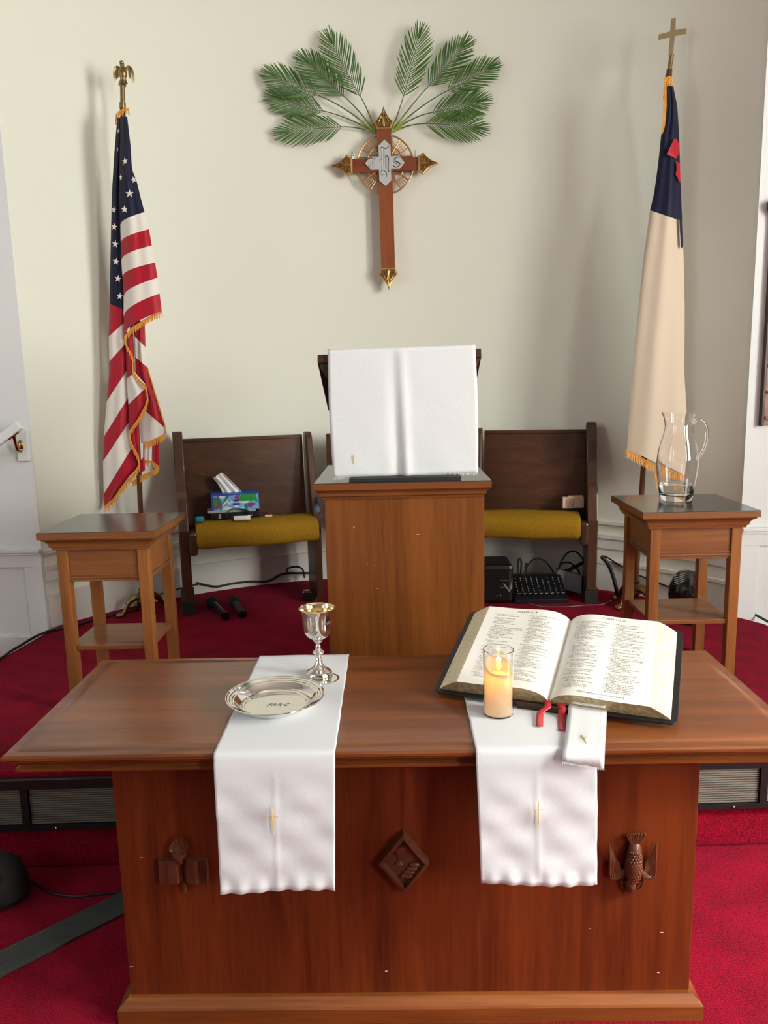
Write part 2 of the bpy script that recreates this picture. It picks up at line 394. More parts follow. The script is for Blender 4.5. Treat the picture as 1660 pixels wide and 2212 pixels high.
# wainscot trim
def trim_arc(name, z0, z1, d, mats=TRIMW, a=0, b=48):
    q = arc()[a:b+1]; qi = arc(r=APR-d)[a:b+1]
    return struct(MB().prism(q+qi[::-1], 'z', z0, z1), name, mats, smooth=40)
trim_arc('baseboard_apse', PL, .545, .016); trim_arc('trim_1', .545, .562, .022)
trim_arc('trim_2', .625, .68, .010); trim_arc('trim_3', .68, .70, .020); trim_arc('trim_4', .755, .772, .016)
n = 5
for sx, x0, x1 in ((-1, -RX, XL), (1, XR, RX)):
    zc = .787 if sx < 0 else .826; dz = zc-.787
    ti = MB().box(x0, x1, YF-.03, YF, .769+dz, .787+dz).box(x0, x1, YF-.022, YF, .757+dz, .769+dz); struct(ti, 'trim_%d' % n, PAINTW, bevel=.004); n += 1
    struct(MB().box(x0, x1, YF-.014, YF, .70+dz, .757+dz), 'trim_%d' % n, PAINTW, bevel=.002); n += 1
    struct(MB().box(x0, x1, YF-.02, YF, FL, .365), 'baseboard_'+('left' if sx < 0 else 'right'), PAINTW, bevel=.004)
    for i in range(4):
        xa = (XL-.085-i*.62) if sx < 0 else (XR+.0+i*.62)
        struct(MB().box(xa, xa+.085, YF-.014, YF, .365, .70+dz), 'trim_%d' % n, PAINTW, bevel=.002); n += 1

# ================================================================== vent grille in the platform riser
vg = thing('vent_grille', 'long black metal vent grille of grey slats in the platform riser behind the table', 'vent', (0, riser_y(0), .223))
def rsk(x, y, z): return (x, y+.034*x, z)
YV = 2.17
f = MB().box(-1.7, 1.66, YV-.022, YV-.002, .223, .24).box(-1.7, 1.66, YV-.022, YV-.002, .356, .385)
divs = [-1.7, -1.128, -.57, -.01, .54, 1.09, 1.64]
for x in divs: f.box(x-.011, x+.011, YV-.022, YV-.002, .24, .356)
f.map(rsk).build('frame', BLACKP, vg)
MB().box(-1.7, 1.66, YV-.004, YV-.001, .24, .356).map(rsk).build('backing', BLACKM, vg)
s = MB()
for a, b in zip(divs, divs[1:]):
    for i in range(15):
        z = .243+i*.0075
        s.prism([(YV-.016, z), (YV-.016, z+.0028), (YV-.005, z+.005), (YV-.005, z+.0025)], 'x', a+.014, b-.014)
s.map(rsk).build('slats', SLAT, vg)
for x in (-1.04, 1.0): MB().ell((x, YV+.034*x-.024, .231), (.004, .003, .004), 10, 6).build('screw', SILVER, vg, smooth=60)

# ================================================================== communion table
TX0, TX1, TY0, TY1, TZ = -.834, .842, 1.484, 2.053, .78
BX0, BX1, BY0, BY1 = -.641, .645, 1.574, 1.965
tb = thing('communion_table', 'large polished reddish wooden communion table with carved emblems on its front', 'table', (0, 1.77, FL))
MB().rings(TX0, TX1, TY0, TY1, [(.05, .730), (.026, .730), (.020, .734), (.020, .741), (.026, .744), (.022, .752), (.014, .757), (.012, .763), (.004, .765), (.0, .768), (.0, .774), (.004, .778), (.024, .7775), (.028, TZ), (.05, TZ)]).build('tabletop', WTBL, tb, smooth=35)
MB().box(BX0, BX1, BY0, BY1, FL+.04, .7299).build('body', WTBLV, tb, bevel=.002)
MB().rings(BX0-.022, BX1+.022, BY0-.03, BY1+.02, [(0, FL), (0, .122), (.003, .127), (.02, .140)]).build('base', WTBL, tb, bevel=.001)
CHIPM = plain('chip', (.6, .38, .25), .6)
for u, v, w in ((1430, 2014, .004), (1423, 2101, .003), (284, 2088, .004), (835, 2098, .003), (306, 1852, .003), (1275, 2006, .002)):
    p = PY(u, v, BY0); MB().box(p[0]-w, p[0]+w, BY0-.0006, BY0, p[2]-.0008, p[2]+.0008).build('veneer_chip', CHIPM, tb)
FY = BY0
def fp(u, v): p = PY(u, v, FY); return p[0], p[2]
# -- diamond plaque with cup and loaf
cx, cz = fp(873, 1856); hw, hh = .056, .072
def dia(k, y): return [(cx, y, cz-hh*k), (cx+hw*k, y, cz), (cx, y, cz+hh*k), (cx-hw*k, y, cz)]
m = MB(); loops = [dia(1, FY), dia(1, FY-.020), dia(.84, FY-.022), dia(.78, FY-.008)]
vs = [p for L in loops for p in L]
m.add(vs, [(i*4+j, i*4+(j+1) % 4, (i+1)*4+(j+1) % 4, (i+1)*4+j) for i in range(3) for j in range(4)]+[(12, 13, 14, 15)])
dp = m.build('diamond_plaque', WCARVE, tb); dp['label'] = 'carved dark diamond plaque with a cup and a loaf'
c = MB(); 
c.lathe([(0, .030), (.017, .030), (.013, .014), (.005, .006), (.003, -.004), (.005, -.009), (.012, -.013), (0, -.013)], cx-.010, 0, 20)
c.map(lambda x, y, z: (x, FY-.008+y*.5-.001, cz+z+.008)); c.build('carved_cup', WCARVE, dp, smooth=40)
c = MB()
for i in range(4): c.ell((cx+.006+i*.006, FY-.010, cz-.034+i*.009), (.016-.001*i, .007, .007), 14, 8)
c.build('carved_loaf', WCARVE, dp, smooth=60)
# -- torch and open book emblem
bx, bz = fp(397, 1875)
e = MB()
for s_ in (-1, 1):
    prof = [(0, 0), (.012, .014), (.03, .016), (.04, .011), (.052, .013), (.056, .004), (.056, 0)]
    pts = []
    for k_, (a, d) in enumerate(prof): pts.append((bx+s_*a, FY-d))
    e.prism([(x, y) for x, y in pts]+[(bx, FY)], 'z', bz-.03, bz+.026)
for i in range(5): e.box(bx+.045+i*.0025, bx+.0462+i*.0025, FY-.015, FY-.002, bz-.03, bz+.026)
eb = e.build('book_emblem', WCARVE, tb, bevel=.0012); eb['label'] = 'carved open book and flaming torch'
e = MB().tube([(bx+.002, FY-.006, bz-.056), (bx, FY-.007, bz-.03)], [.004, .006], 10).build('torch_handle', WCARVE, eb, smooth=40)
e = MB()
e.tube([(bx-.003, FY-.012, bz+.02), (bx-.004, FY-.012, bz+.037)], [.006, .010], 12)
e.tube([(bx-.004, FY-.012, bz+.037), (bx-.004, FY-.012, bz+.043)], .0145, 16); e.tube([(bx-.004, FY-.012, bz+.044), (bx-.004, FY-.012, bz+.048)], .017, 16)
random.seed(3)
for i in range(11):
    a = -.014+.0027*i; h = .03+.012*math.cos((i-5)*.45)+random.uniform(-.004, .004)
    e.tube(spline([(bx-.004+a*.7, FY-.012-.006*math.cos((i-5)*.3), bz+.047), (bx-.004+a*1.45, FY-.015, bz+.047+h*.45), (bx-.004+a*1.25+.004, FY-.014, bz+.047+h)], 4), [.0024, .0028, .0029, .0028, .0025, .002, .0015, .001, .0003], 6)
e.build('torch', WCARVE, eb, smooth=40)
# -- descending dove emblem
dx, dz = fp(1364, 1862)
e = MB()
e.tube(spline([(dx+.004, FY-.008, dz+.05), (dx+.003, FY-.012, dz+.03), (dx, FY-.016, dz), (dx-.002, FY-.014, dz-.025), (dx-.003, FY-.012, dz-.036)], 5),
       [.010, .0115, .013, .0145, .0155, .0165, .0175, .0185, .019, .0195, .0195, .019, .018, .0165, .015, .013, .011, .0095, .0085, .008, .0075], 16, flat=.7)
e.ell((dx-.003, FY-.013, dz-.047), (.0115, .010, .017), 14, 10); e.tube([(dx-.003, FY-.016, dz-.06), (dx-.003, FY-.012, dz-.070)], [.0035, .0006], 8)
for i in range(7):   # fanned tail
    t = (i-3)/3
    e.tube([(dx+.004+t*.006, FY-.007, dz+.045), (dx+.006+t*.020, FY-.008, dz+.073)], [.0025, .004], 6)
dv = e.build('dove_emblem', WCARVE, tb, smooth=50); dv['label'] = 'carved dove descending head down'
e = MB()                      # overlapping feather scales on the body
for r_ in range(11):
    zz = dz+.034-r_*.0068; hwid = .008+.0095*math.sin(math.pi*(r_+1.5)/13)
    for k_ in range(5):
        a = (k_-2+(.5 if r_ % 2 else 0))*.42
        if abs(a) > 1.05: continue
        e.ell((dx+.001+hwid*math.sin(a)*1.02, FY-.0155-hwid*.68*math.cos(a), zz), (.0036, .0022, .0046), 8, 6)
e.build('feather', WCARVE, dv, smooth=60)
for s_ in (-1, 1):            # wings raised
    e = MB()
    for i in range(8):
        t = i/7
        x0 = dx+s_*(.016+.030*t); z0_ = dz-.022-.010*math.sin(t*2.2)
        x1 = dx+s_*(.030+.022*t); z1_ = dz+.006+.047*t**1.2
        e.tube(spline([(dx+s_*.012, FY-.010, dz-.006), (x0, FY-.011, z0_), (x0+(x1-x0)*.6+s_*.004*(1-t), FY-.010, z0_+(z1_-z0_)*.5), (x1, FY-.008, z1_)], 4),
               [.004]*6+[.0036]*4+[.0028, .002, .001], 6, flat=.9)
    e.build('wing', WCARVE, dv, smooth=50)
e = MB(); pts = [(dx+.002+.024*math.cos(a), FY-.007, dz-.044+.024*math.sin(a)) for a in [2*math.pi*i/28 for i in range(29)]]
e.tube(pts, .0028, 6, caps=False); e.tube([(dx-.022, FY-.007, dz-.044), (dx+.026, FY-.007, dz-.044)], .0022, 6); e.tube([(dx+.002, FY-.007, dz-.068), (dx+.002, FY-.007, dz-.02)], .0022, 6)
e.build('halo', WCARVE, dv, smooth=50)

# ================================================================== white runners over the table
def wob(a, b, s=0): return math.sin(a*31+b*17+s)*.5+math.sin(a*57-b*43+s*2)*.3+math.sin(a*13+b*71+s*3)*.3
def runner(name, label, back, front, bottom, seed, zend=None, crosspt=None, ybot=0, thick=.0012):
    """back/front/bottom : (xl, xr) at the back, at the table edge, at the hem"""
    rows = []; NX = 52; yb = back[2]
    edge = [(TY0-.001, TZ+.0022), (TY0-.006, TZ-.003), (TY0-.0075, TZ-.012)]
    path = [(yb+(TY0+.015-yb)*i/26, TZ+.0018, 0, i/26) for i in range(27)]+[(y, z, 0, 1) for y, z in edge]
    NH = 26
    for i in range(1, NH+1): path.append((TY0-.0085, TZ-.012-(TZ-.012-zend)*i/NH, i/NH, 1))
    for y, z, h, t in path:
        row = []
        for j in range(NX+1):
            q = j/NX
            if h == 0: xl = back[0]+(front[0]-back[0])*t; xr = back[1]+(front[1]-back[1])*t
            else: xl = front[0]+(bottom[0]-front[0])*h; xr = front[1]+(bottom[1]-front[1])*h
            x = xl+(xr-xl)*q
            w = (.5+.5*wob(q*.25, (y if h == 0 else h*.4), seed))
            if h == 0:
                dzz = .0012*w*min(1, (1-t)*8) if t < 1 else 0
                row.append((x+.0015*wob(t, .1, seed)*(q-.5), y, z+dzz))
            else:
                hem = max(0, (h-.88)/.12)
                dy = -(.001+.0065*w*min(1, h*3)) - .005*hem*(.5+.5*math.sin(q*38+seed)) - .0010*max(0, 1-abs(q-.5)*34)*min(1, h*4)
                zz = z - (.004*math.sin(q*5+seed)*h)
                row.append((x, y+dy-.004*h, zz))
        rows.append(row)
    o = MB().grid(rows).build(name, LINEN, None, smooth=80, solid=thick, origin=((back[0]+back[1])/2, yb, TZ), fix=False)
    tag(o, label, 'cloth')
    if crosspt:
        x, z, hc, wc = crosspt; y = TY0-.0215
        MB().tube([(x, y, z-hc*.62), (x-.0008, y, z+hc*.38)], .0011, 6).tube([(x-wc/2, y, z+.001), (x+wc/2, y, z+.002)], .0008, 6).build('embroidered_cross', GOLDTHREAD, o)
    return o
runner('table_runner', 'white linen runner under the silver plate, hanging over the table front', (-.392, -.143, 2.050), (-.388, -.138), (-.388, -.147), 1.0, .478, (-.2705, .648, .058, .024))
runner('table_runner', 'white linen runner under the open Bible and candle, hanging over the table front', (.150, .392, 1.99), (.149, .394), (.159, .400), 4.2, .486, (.2755, .656, .050, .022))

# ================================================================== silver chalice, plate, coaster
def lathe_obj(name, prof, x, y, z, mats, parent=None, n=64, smooth=35, sx=1, sy=1, **k):
    m = MB().lathe(prof, x, y, n, z0=z)
    if sx != 1 or sy != 1: m.map(lambda a, b, c: (x+(a-x)*sx, y+(b-y)*sy, c))
    return m.build(name, mats, parent, smooth=smooth, **k)
cz0 = TZ+.0045
p0 = PZ(690, 1457, cz0); chx, chy = p0[0], p0[1]
cs = thing('silver_coaster', 'small flat silver disc under the edge of the silver chalice', 'plate', (chx+.014, chy-.026, TZ+.0032))
lathe_obj('disc', [(0, 0), (.037, 0), (.040, .0014), (.038, .0018), (.033, .0010), (0, .0010)], chx+.014, chy-.026, TZ+.0032, SILVER, cs)
CH = thing('chalice', 'tall silver chalice with gilt inside, standing behind the silver plate', 'goblet', (chx, chy, cz0))
lathe_obj('foot', [(0, 0), (.033, 0), (.034, .003), (.033, .006), (.030, .007), (.031, .010), (.028, .013), (.021, .016), (.015, .022), (.010, .030), (.0075, .036), (.0065, .040)], chx, chy, cz0, SILVER, CH)
lathe_obj('stem', [(.0065, .040), (.008, .043), (.0065, .046), (.006, .050), (.0085, .055), (.0145, .059), (.0155, .0615), (.0145, .064), (.0085, .068), (.006, .072), (.0075, .076), (.0055, .080), (.0065, .086), (.011, .090), (.0125, .0925), (.009, .095)], chx, chy, cz0, SILVER, CH)
lathe_obj('cup', [(.009, .095), (.020, .099), (.030, .107), (.036, .118), (.0385, .132), (.040, .150), (.042, .164), (.0455, .1765), (.0465, .178), (.0455, .1792)], chx, chy, cz0, SILVER, CH)
lathe_obj('gilt_lining', [(.0455, .1792), (.0435, .177), (.0405, .164), (.0385, .150), (.037, .132), (.034, .118), (.028, .109), (.016, .103), (0, .101)], chx, chy, cz0, SILVERGILT, CH)
vs, fs = text_mesh('FRRC', .012, 'CENTER', shear=.35)
def wrapcup(x, y, z, a0=-.75): a = a0+x/.04; r = .0413; return (chx+r*math.cos(a), chy+r*math.sin(a), cz0+.142+y)
m = MB().add([wrapcup(*v) for v in vs], fs); m.build('engraving', ENGR, CH, fix=False)
pr = PZ(595, 1508, TZ+.022); plx, ply = pr[0], pr[1]-.0
PLT = thing('silver_plate', 'shallow round silver plate with stepped rim and engraved initials on white runner', 'plate', (plx, ply, cz0-.001))
zp = cz0-.001
lathe_obj('dish', [(0, .002), (.070, .002), (.074, .0), (.078, .003), (.086, .008), (.097, .018), (.104, .020), (.113, .0255), (.1150, .0272), (.1145, .0290), (.1125, .0290), (.1105, .0272), (.1065, .0262), (.1045, .0238), (.1005, .0228), (.0985, .0212), (.0955, .0205), (.0935, .0185), (.088, .0140), (.082, .0100), (.0785, .0088), (.0765, .0062), (.0725, .0052), (.0710, .0040), (0, .0040)], plx, ply, zp, SILVER, PLT, n=128, smooth=24)
vs, fs = text_mesh('FRRC', .021, 'CENTER', shear=.45)
MB().add([(plx+.004+x, ply-.012+y, zp+.0043) for x, y, z in vs], fs).build('engraving', ENGR, PLT, fix=False)

# ================================================================== LED candle in glass
pc = PZ(1077, 1541, TZ+.0035); cx_, cy_ = pc[0], pc[1]+.0; zc = TZ+.0042; cr = .0325
CN = thing('candle', 'lit cream electric pillar candle in a clear glass cylinder beside the Bible', 'candle', (cx_, cy_, zc))
lathe_obj('glass_cylinder', [(0, 0), (cr, 0), (cr+.0015, .002), (cr+.0015, .150), (cr+.0005, .151), (cr-.0003, .150), (cr-.0003, .003), (0, .003)], cx_, cy_, zc, GLASS, CN)
wp = []
nth = 48
rows = []
def rimz(a): return .113+.013*math.sin(a)-.004*math.cos(a)+.002*math.sin(3*a)
for (r_, zf) in [(0.0, lambda a: .004), (.0312, lambda a: .004), (.0314, lambda a: .06), (.0312, lambda a: rimz(a)-.004), (.0290, rimz), (.0262, lambda a: rimz(a)-.003), (.024, lambda a: rimz(a)-.008), (.021, lambda a: .100+(rimz(a)-.1)*.25), (.014, lambda a: .098), (0, lambda a: .097)]:
    rows.append([(cx_+r_*math.cos(a), cy_+r_*math.sin(a), zc+zf(a)) for a in [2*math.pi*j/nth for j in range(nth+1)]])
MB().grid(rows).build('wax_pillar', WAX, CN, smooth=60)
m = MB(); fx, fy, fz = cx_, cy_-.004, zc+.099
rows = []
for i in range(13):
    t = i/12; w = .0058*math.sin(math.pi*min(1, t**.75))**.8*(1 if 0 < t < 1 else 0)
    rows.append([(fx+w*math.cos(a)+.0006*math.sin(t*4), fy+w*.35*math.sin(a), fz+.004+.028*t) for a in [2*math.pi*j/12 for j in range(13)]])
m.grid(rows).build('flame', FLAME, CN, smooth=80)
lathe_obj('flame_stalk', [(0, 0), (.0025, 0), (.002, .006), (0, .0065)], fx, fy, fz-.002, WAX, CN, n=12)
ld = bpy.data.lights.new('candle_light', 'POINT'); ld.energy = .010; ld.color = (1, .55, .16); ld.shadow_soft_size = .006
lo = bpy.data.objects.new('candle_light', ld); C.objects.link(lo); lo.parent = CN; lo.location = (0, -.002, .128)
ld2 = bpy.data.lights.new('candle_inner_light', 'POINT'); ld2.energy = .085; ld2.color = (1, .42, .07); ld2.shadow_soft_size = .006
lo2 = bpy.data.objects.new('candle_inner_light', ld2); C.objects.link(lo2); lo2.parent = CN; lo2.location = (0, -.004, .090)

# ================================================================== open Bible on a low stand
BO = np.array([.075, 1.756, .790]); BT, BB = -.371, .299; BW, BD = .548, .348
bex = np.array([math.cos(BT), math.sin(BT), 0]); be0 = np.array([-math.sin(BT), math.cos(BT), 0]); bz0 = np.array([0, 0, 1.])
bey = math.cos(BB)*be0+math.sin(BB)*bz0; bez = -math.sin(BB)*be0+math.cos(BB)*bz0
def bp(x, y, z): return tuple(BO+bex*x+bey*y+bez*z)
BI = thing('bible', 'large open Bible with black leather cover and two printed pages of psalms', 'book', tuple(BO))
def rrect(x0, x1, y0, y1, r, n=6):
    P = []
    for cx, cy, a0 in ((x1-r, y0+r, -90), (x1-r, y1-r, 0), (x0+r, y1-r, 90), (x0+r, y0+r, 180)):
        for i in range(n+1): a = math.radians(a0+90*i/n); P.append((cx+r*math.cos(a), cy+r*math.sin(a)))
    return P
m = MB().prism(rrect(0, BW, 0, BD, .018), 'z', .0, .005); m.map(bp); m.build('cover', LEATHER, BI, bevel=.0015)
tp = .034; ins = .014; sl = .045; HX = BW/2
def page_z(d):   # height above the cover at distance d from the gutter
    L = HX-ins-sl
    return .010+(tp-.010)*(1-math.exp(-max(0, d)/.016))*(1+.20*math.exp(-((d-.06)/.05)**2))
for s_, nm_ in ((-1, 'left'), (1, 'right')):
    L = HX-ins-sl; N = 28; off = [0, .0015, .004]+[.004+(L-.004)*(i/N)**1.3 for i in range(1, N+1)]
    top = [(HX+s_*d, page_z(d)) for d in off]
    y0, y1 = .012, BD-.012
    mb = MB()
    mb.grid([[(x, y, z) for x, z in top] for y in [y0+(y1-y0)*i/12 for i in range(13)]], 0)
    fo = [(HX+s_*(L+(sl)*t), tp-(tp-.006)*t+.002*math.sin(t*math.pi)) for t in [i/6 for i in range(7)]]
    mb.grid([[(x, y+(-.004 if y == y0 else .004)*((HX-ins-abs(x-HX)) < 0)*0, z) for x, z in fo] for y in (y0, y1)], 1)
    base = [(HX+s_*(L+sl), .005), (HX, .005)]
    for y in (y0, y1): mb.poly([(x, y, z) for x, z in top+fo[1:]+base], 2)
    mb.map(bp)
    pb = mb.build('page_block', [PAGE, FORE, GILT], BI, smooth=50)
    # thin leaf lines on the fore edge
    ln = MB(); random.seed(5)
    for i in range(13):
        t = (i+.5+random.uniform(-.2, .2))/13; xm = HX+s_*(L+sl*t); zm = tp-(tp-.006)*t+.002*math.sin(t*math.pi)+.0003
        w = .0003
        pts = [(xm+random.uniform(-.0006, .0006), y0+(y1-y0)*j/8, zm) for j in range(9)]
        ln.grid([[(x-w, y, z) for x, y, z in pts], [(x+w, y, z) for x, y, z in pts]])
    ln.map(bp); ln.build('leaf_lines', LINEM, pb, fix=False)
    for yy in ():
        pass
T_L1 = """no one who utters lies
   shall continue in my presence.

8 Morning by morning I will
      destroy
   all the wicked in the land,
cutting off all evildoers
   from the city of the LORD.

      Psalm 102
A prayer of one afflicted, when faint and
   pouring out his complaint to the LORD.
1 Hear my prayer, O LORD;
   let my cry come to thee!
2 Do not hide thy face from me
   in the day of my distress!
Incline thy ear to me;
   answer me speedily in the day
      when I call!

3 For my days pass away like
      smoke,
   and my bones burn like a
      furnace.
4 My heart is smitten and withered
      like grass;
   I forget to eat my bread.
5 Because of my loud groaning
   my bones cleave to my flesh.
6 I am like a vulture of the
      wilderness,
   like an owl of the waste places;
7 I lie awake,
   I am like a lonely bird on the
      housetop.
8 All the day my enemies taunt me,
   those who deride me use my
      name for a curse.
9 For I eat ashes like bread,
   and mingle tears with my drink,
10 because of thy indignation and
      anger;
11 My days are like an evening
      shadow;
   I wither away like grass."""
T_L2 = """12 But thou, O LORD, art enthroned
      for ever;
   thy name endures to all
      generations.
13 Thou wilt arise and have
      compassion on Zion;
   for it is time to favor it,
   the appointed time has come.
14 For your servants hold its stones
      dear,
   and have pity on its dust.
15 The nations will fear the name of
      the LORD,
   and all the kings of the earth
      your glory.
16 For the LORD will build up Zion,
   he will appear in his glory;
17 He will regard the prayer of the
      destitute,
   and will not despise their
      prayer.

18 Let this be recorded for a
      generation to come,
   so that a people yet unborn may
      praise the LORD:
19 that he looked down from his
      holy height,
   from heaven the LORD looked at
      the earth,
20 to hear the groans of the
      prisoners,
   to set free those who were
      doomed to die;
21 that men may declare in Zion
      the name of the LORD,
22 when peoples gather together,
   and kingdoms, to worship the
      LORD.

23 He has broken my strength in
      mid-course;
   he has shortened my days.
24 "O my God," I say, "take me not
      hence
   in the midst of my days,
   throughout all generations!\""""
T_R1 = """25 Of old thou didst lay the foundation
      of the earth,
   and the heavens are the work of
      thy hands.
26 They will perish, but you endure;
   they will all wear out like a
      garment.
   You change them like clothing,
   and they pass away;
27 but you are the same, and your
   years have no end.
28 The children of your servants shall
      live secure;
   their offspring shall be
      established in your
      presence.

         Psalm 103
            Of David.
1 Bless the LORD, O my soul,
   and all that is within me,
   bless his holy name!
2 Bless the LORD, O my soul,
   and do not forget all his
      benefits,
3 who forgives all your iniquity,
   who heals all your diseases,
4 who redeems your life from the
      Pit,
   who crowns you with steadfast
      love and mercy,
5 who satisfies you with good as
      long as you live
   so that your youth is renewed
      like the eagle's.

6 The LORD works vindication
   and justice for all who are
      oppressed.
7 He made known his ways to
      Moses,
   his acts to the people of Israel.
8 The LORD is merciful and
      gracious,
   slow to anger and abounding in
      steadfast love.
9 He will not always accuse,
   nor will he keep his anger
      forever."""
T_R2 = """10 He does not deal with us
      according to our sins,
   nor repay us according to our
      iniquities.
11 For as the heavens are high above
      the earth,
   so great is his steadfast love
      toward those who fear him;
12 as far as the east is from the west,
   so far he removes our
      transgressions from us.
13 As a father has compassion for his
      children,
   so the LORD has compassion for
      those who fear him.
14 For he knows how we were made;
   he remembers that we are dust.

15 As for mortals, their days are like
      grass;
   they flourish like a flower of the
      field;
16 for the wind passes over it, and it
      is gone,
   and its place knows it no more.
17 But the steadfast love of the LORD
   is from everlasting to
      everlasting
   on those who fear him,
   and his righteousness to
      children's children,
18 to those who keep his covenant
   and remember to do his
      commandments.

19 The LORD has established his
      throne in the heavens,
   and his kingdom rules over all.
20 Bless the LORD, O you his angels,
   you mighty ones who do his
      bidding,
   obedient to his spoken word.
21 Bless the LORD, all his hosts,
   his ministers that do his will.
22 Bless the LORD, all his works,
   in all places of his dominion.
   Bless the LORD, O my soul."""
def page_text(side, x0, y0, body, size, align='LEFT', spacing=1.0, name='text', xs=.95):
    m = MB(); lines = body.split('\n'); spacing = min(spacing, .268/max(1, len(lines))); spacing = max(spacing, .003)
    for i, line in enumerate(lines):
        if not line.strip(): continue
        ind = len(line)-len(line.lstrip())
        b_ = .012 if 'Psalm 1' in line else .004
        vs, fs = text_mesh(line.strip(), size*(1.25 if 'Psalm 1' in line else 1), align, bold=0)
        if not vs: continue
        m.add([(x0+ind*size*.24+x*xs, y0-i*spacing+y, z) for x, y, z in vs], fs)
    m.map(lambda x, y, z: bp(x, y, page_z(abs(x-HX))+.0004))
    return m
LS = .0068
ml = page_text(-1, .083, .302, T_L1, .0063, spacing=LS, xs=.80); ml2 = page_text(-1, .174, .302, T_L2, .0063, spacing=LS, xs=.80)
ml3 = page_text(-1, .165, .318, 'PSALM 101.8', .010, 'CENTER'); ml4 = page_text(-1, .165, .022, '[Asking for Help]', .0075, 'CENTER')
mr = page_text(1, .296, .302, T_R1, .0063, spacing=LS, xs=.80); mr2 = page_text(1, .387, .302, T_R2, .0063, spacing=LS, xs=.80)
mr3 = page_text(1, .385, .320, 'PSALM 103.22', .010, 'CENTER'); mr4 = page_text(1, .385, .026, "[Thanksgiving for God's Goodness]", .0075, 'CENTER')
mr5 = page_text(1, .385, .017, '613', .0075, 'CENTER')
for grp in ((ml, ml2, ml3, ml4), (mr, mr2, mr3, mr4, mr5)):
    q = MB()
    for g in grp: q.add(g.v, g.f)
    q.build('printed_text', INK, BI, fix=False)
# red ribbons hanging from the gutter
def ribbon(pts, w, name, mats, parent, wdir=None):
    rows = []; P = spline(pts, 6)
    for i, p in enumerate(P):
        d = wdir or Vector((1, 0, 0)); rows.append([tuple(p-d*w/2), tuple(p), tuple(p+d*w/2)])
    return MB().grid(rows).build(name, mats, parent, smooth=80, solid=.0006, fix=False)
g0 = Vector(bp(HX, .006, .012))
a = Vector(PZ(1170, 1548, TZ+.006)); b = Vector(PZ(1166, 1569, TZ+.006))
ribbon([g0+Vector((0, .01, .004)), g0+Vector((-.004, -.012, -.004)), a+Vector((.002, .012, .006)), a+Vector((-.003, 0, .002)), b], .0155, 'ribbon_marker', RIBBON, BI, Vector((.97, -.22, 0)))
a = Vector(PZ(1214, 1551, TZ+.006)); b = Vector(PZ(1216, 1578, TZ+.006)); g1 = Vector(bp(HX+.030, .004, .014))
ribbon([g1+Vector((0, .01, .0)), g1+Vector((-.001, -.010, -.008)), a, b], .0165, 'ribbon_marker', RIBBON, BI, Vector((.97, -.22, .1)))
# stand
st = thing('book_stand', 'low dark sloping stand hidden beneath the open Bible on the table', 'stand', bp(HX, BD/2, 0)[:2]+(TZ+.004,))
q = MB().prism([(.03, -.002), (.30, -.002), (.30, -.012), (.03, -.012)], 'x', .10, BW-.10); q.map(bp); q.build('sloping_board', DARKW, st)
for xx in (.15, BW-.15):
    q = MB(); pa, pb_ = Vector(bp(xx, .27, -.012)), Vector(bp(xx, .22, -.012))
    q.add([(pa.x-.01, pa.y, pa.z), (pa.x+.01, pa.y, pa.z), (pb_.x+.01, pb_.y, pb_.z), (pb_.x-.01, pb_.y, pb_.z), (pa.x-.01, pa.y, TZ+.0042), (pa.x+.01, pa.y, TZ+.0042), (pb_.x+.01, pb_.y, TZ+.0042), (pb_.x-.01, pb_.y, TZ+.0042)],
          [(0, 1, 2, 3), (4, 7, 6, 5), (0, 4, 5, 1), (1, 5, 6, 2), (2, 6, 7, 3), (3, 7, 4, 0)])
    q.build('prop', DARKW, st)
q = MB().box(BW/2-.07, BW/2+.05, -.006, .0, -.010, .010); q.map(bp); q.build('lip', DARKW, st)
# white fringed bookmark
bmk = thing('cloth_bookmark', 'narrow white fringed bookmark with small gold cross hanging from the Bible', 'bookmark', bp(HX+.10, 0, 0))
tl, tr = bp(HX+.058, .004, .030), bp(HX+.138, .004, .030)
A_ = [Vector(bp(HX+.052, .02, page_z(.05)*.55)), Vector(bp(HX+.136, .02, page_z(.13)*.55))]
def bmside(xa, ux, uv1, uv2, hem):
    P0 = Vector(bp(xa, .030, .022)); P1 = Vector(PZ(*uv1, .801)); P2 = Vector(PZ(*uv2, .7895)); H = Vector(PY(*hem, 1.4575))
    out = [P0, Vector(bp(xa, .006, .019)), P0.lerp(P1, .6), P1, P1.lerp(P2, .5)+Vector((0, 0, -.001)), P2]
    for y, z in ((1.500, .7885), (1.484, .7875), (1.474, .7865), (1.4665, .782), (1.461, .775)):
        t = (P2.y-y)/(P2.y-H.y); out.append(Vector((P2.x+(H.x-P2.x)*t, y, z)))
    out.append(H); return out
L_ = bmside(HX+.053, 0, (1229, 1525), (1223, 1575), (1215, 1645)); R_ = bmside(HX+.125, 0, (1312, 1530), (1310, 1577), (1306, 1660))
rows = [[tuple(l+(r-l)*j/8+Vector((0, 0, .0006*math.sin(j*1.7)))) for j in range(9)] for l, r in zip(L_, R_)]
MB().grid(rows).build('cloth', SILKW, bmk, smooth=80, solid=.001, fix=False)
q = MB(); random.seed(2)
for i in range(46):
    p = L_[-1]+(R_[-1]-L_[-1])*i/45; q.tube([p, p+Vector((random.uniform(-.0012, .0012), -.0006, -random.uniform(.003, .0055)))], .00045, 4)
q.build('fringe', SILKW, bmk)
cc = Vector((0, 0, 0)); _t = L_[6].lerp(R_[6], .5); cc = Vector(PY(1261, 1623, 1.4705))+Vector((0, 0, 0))
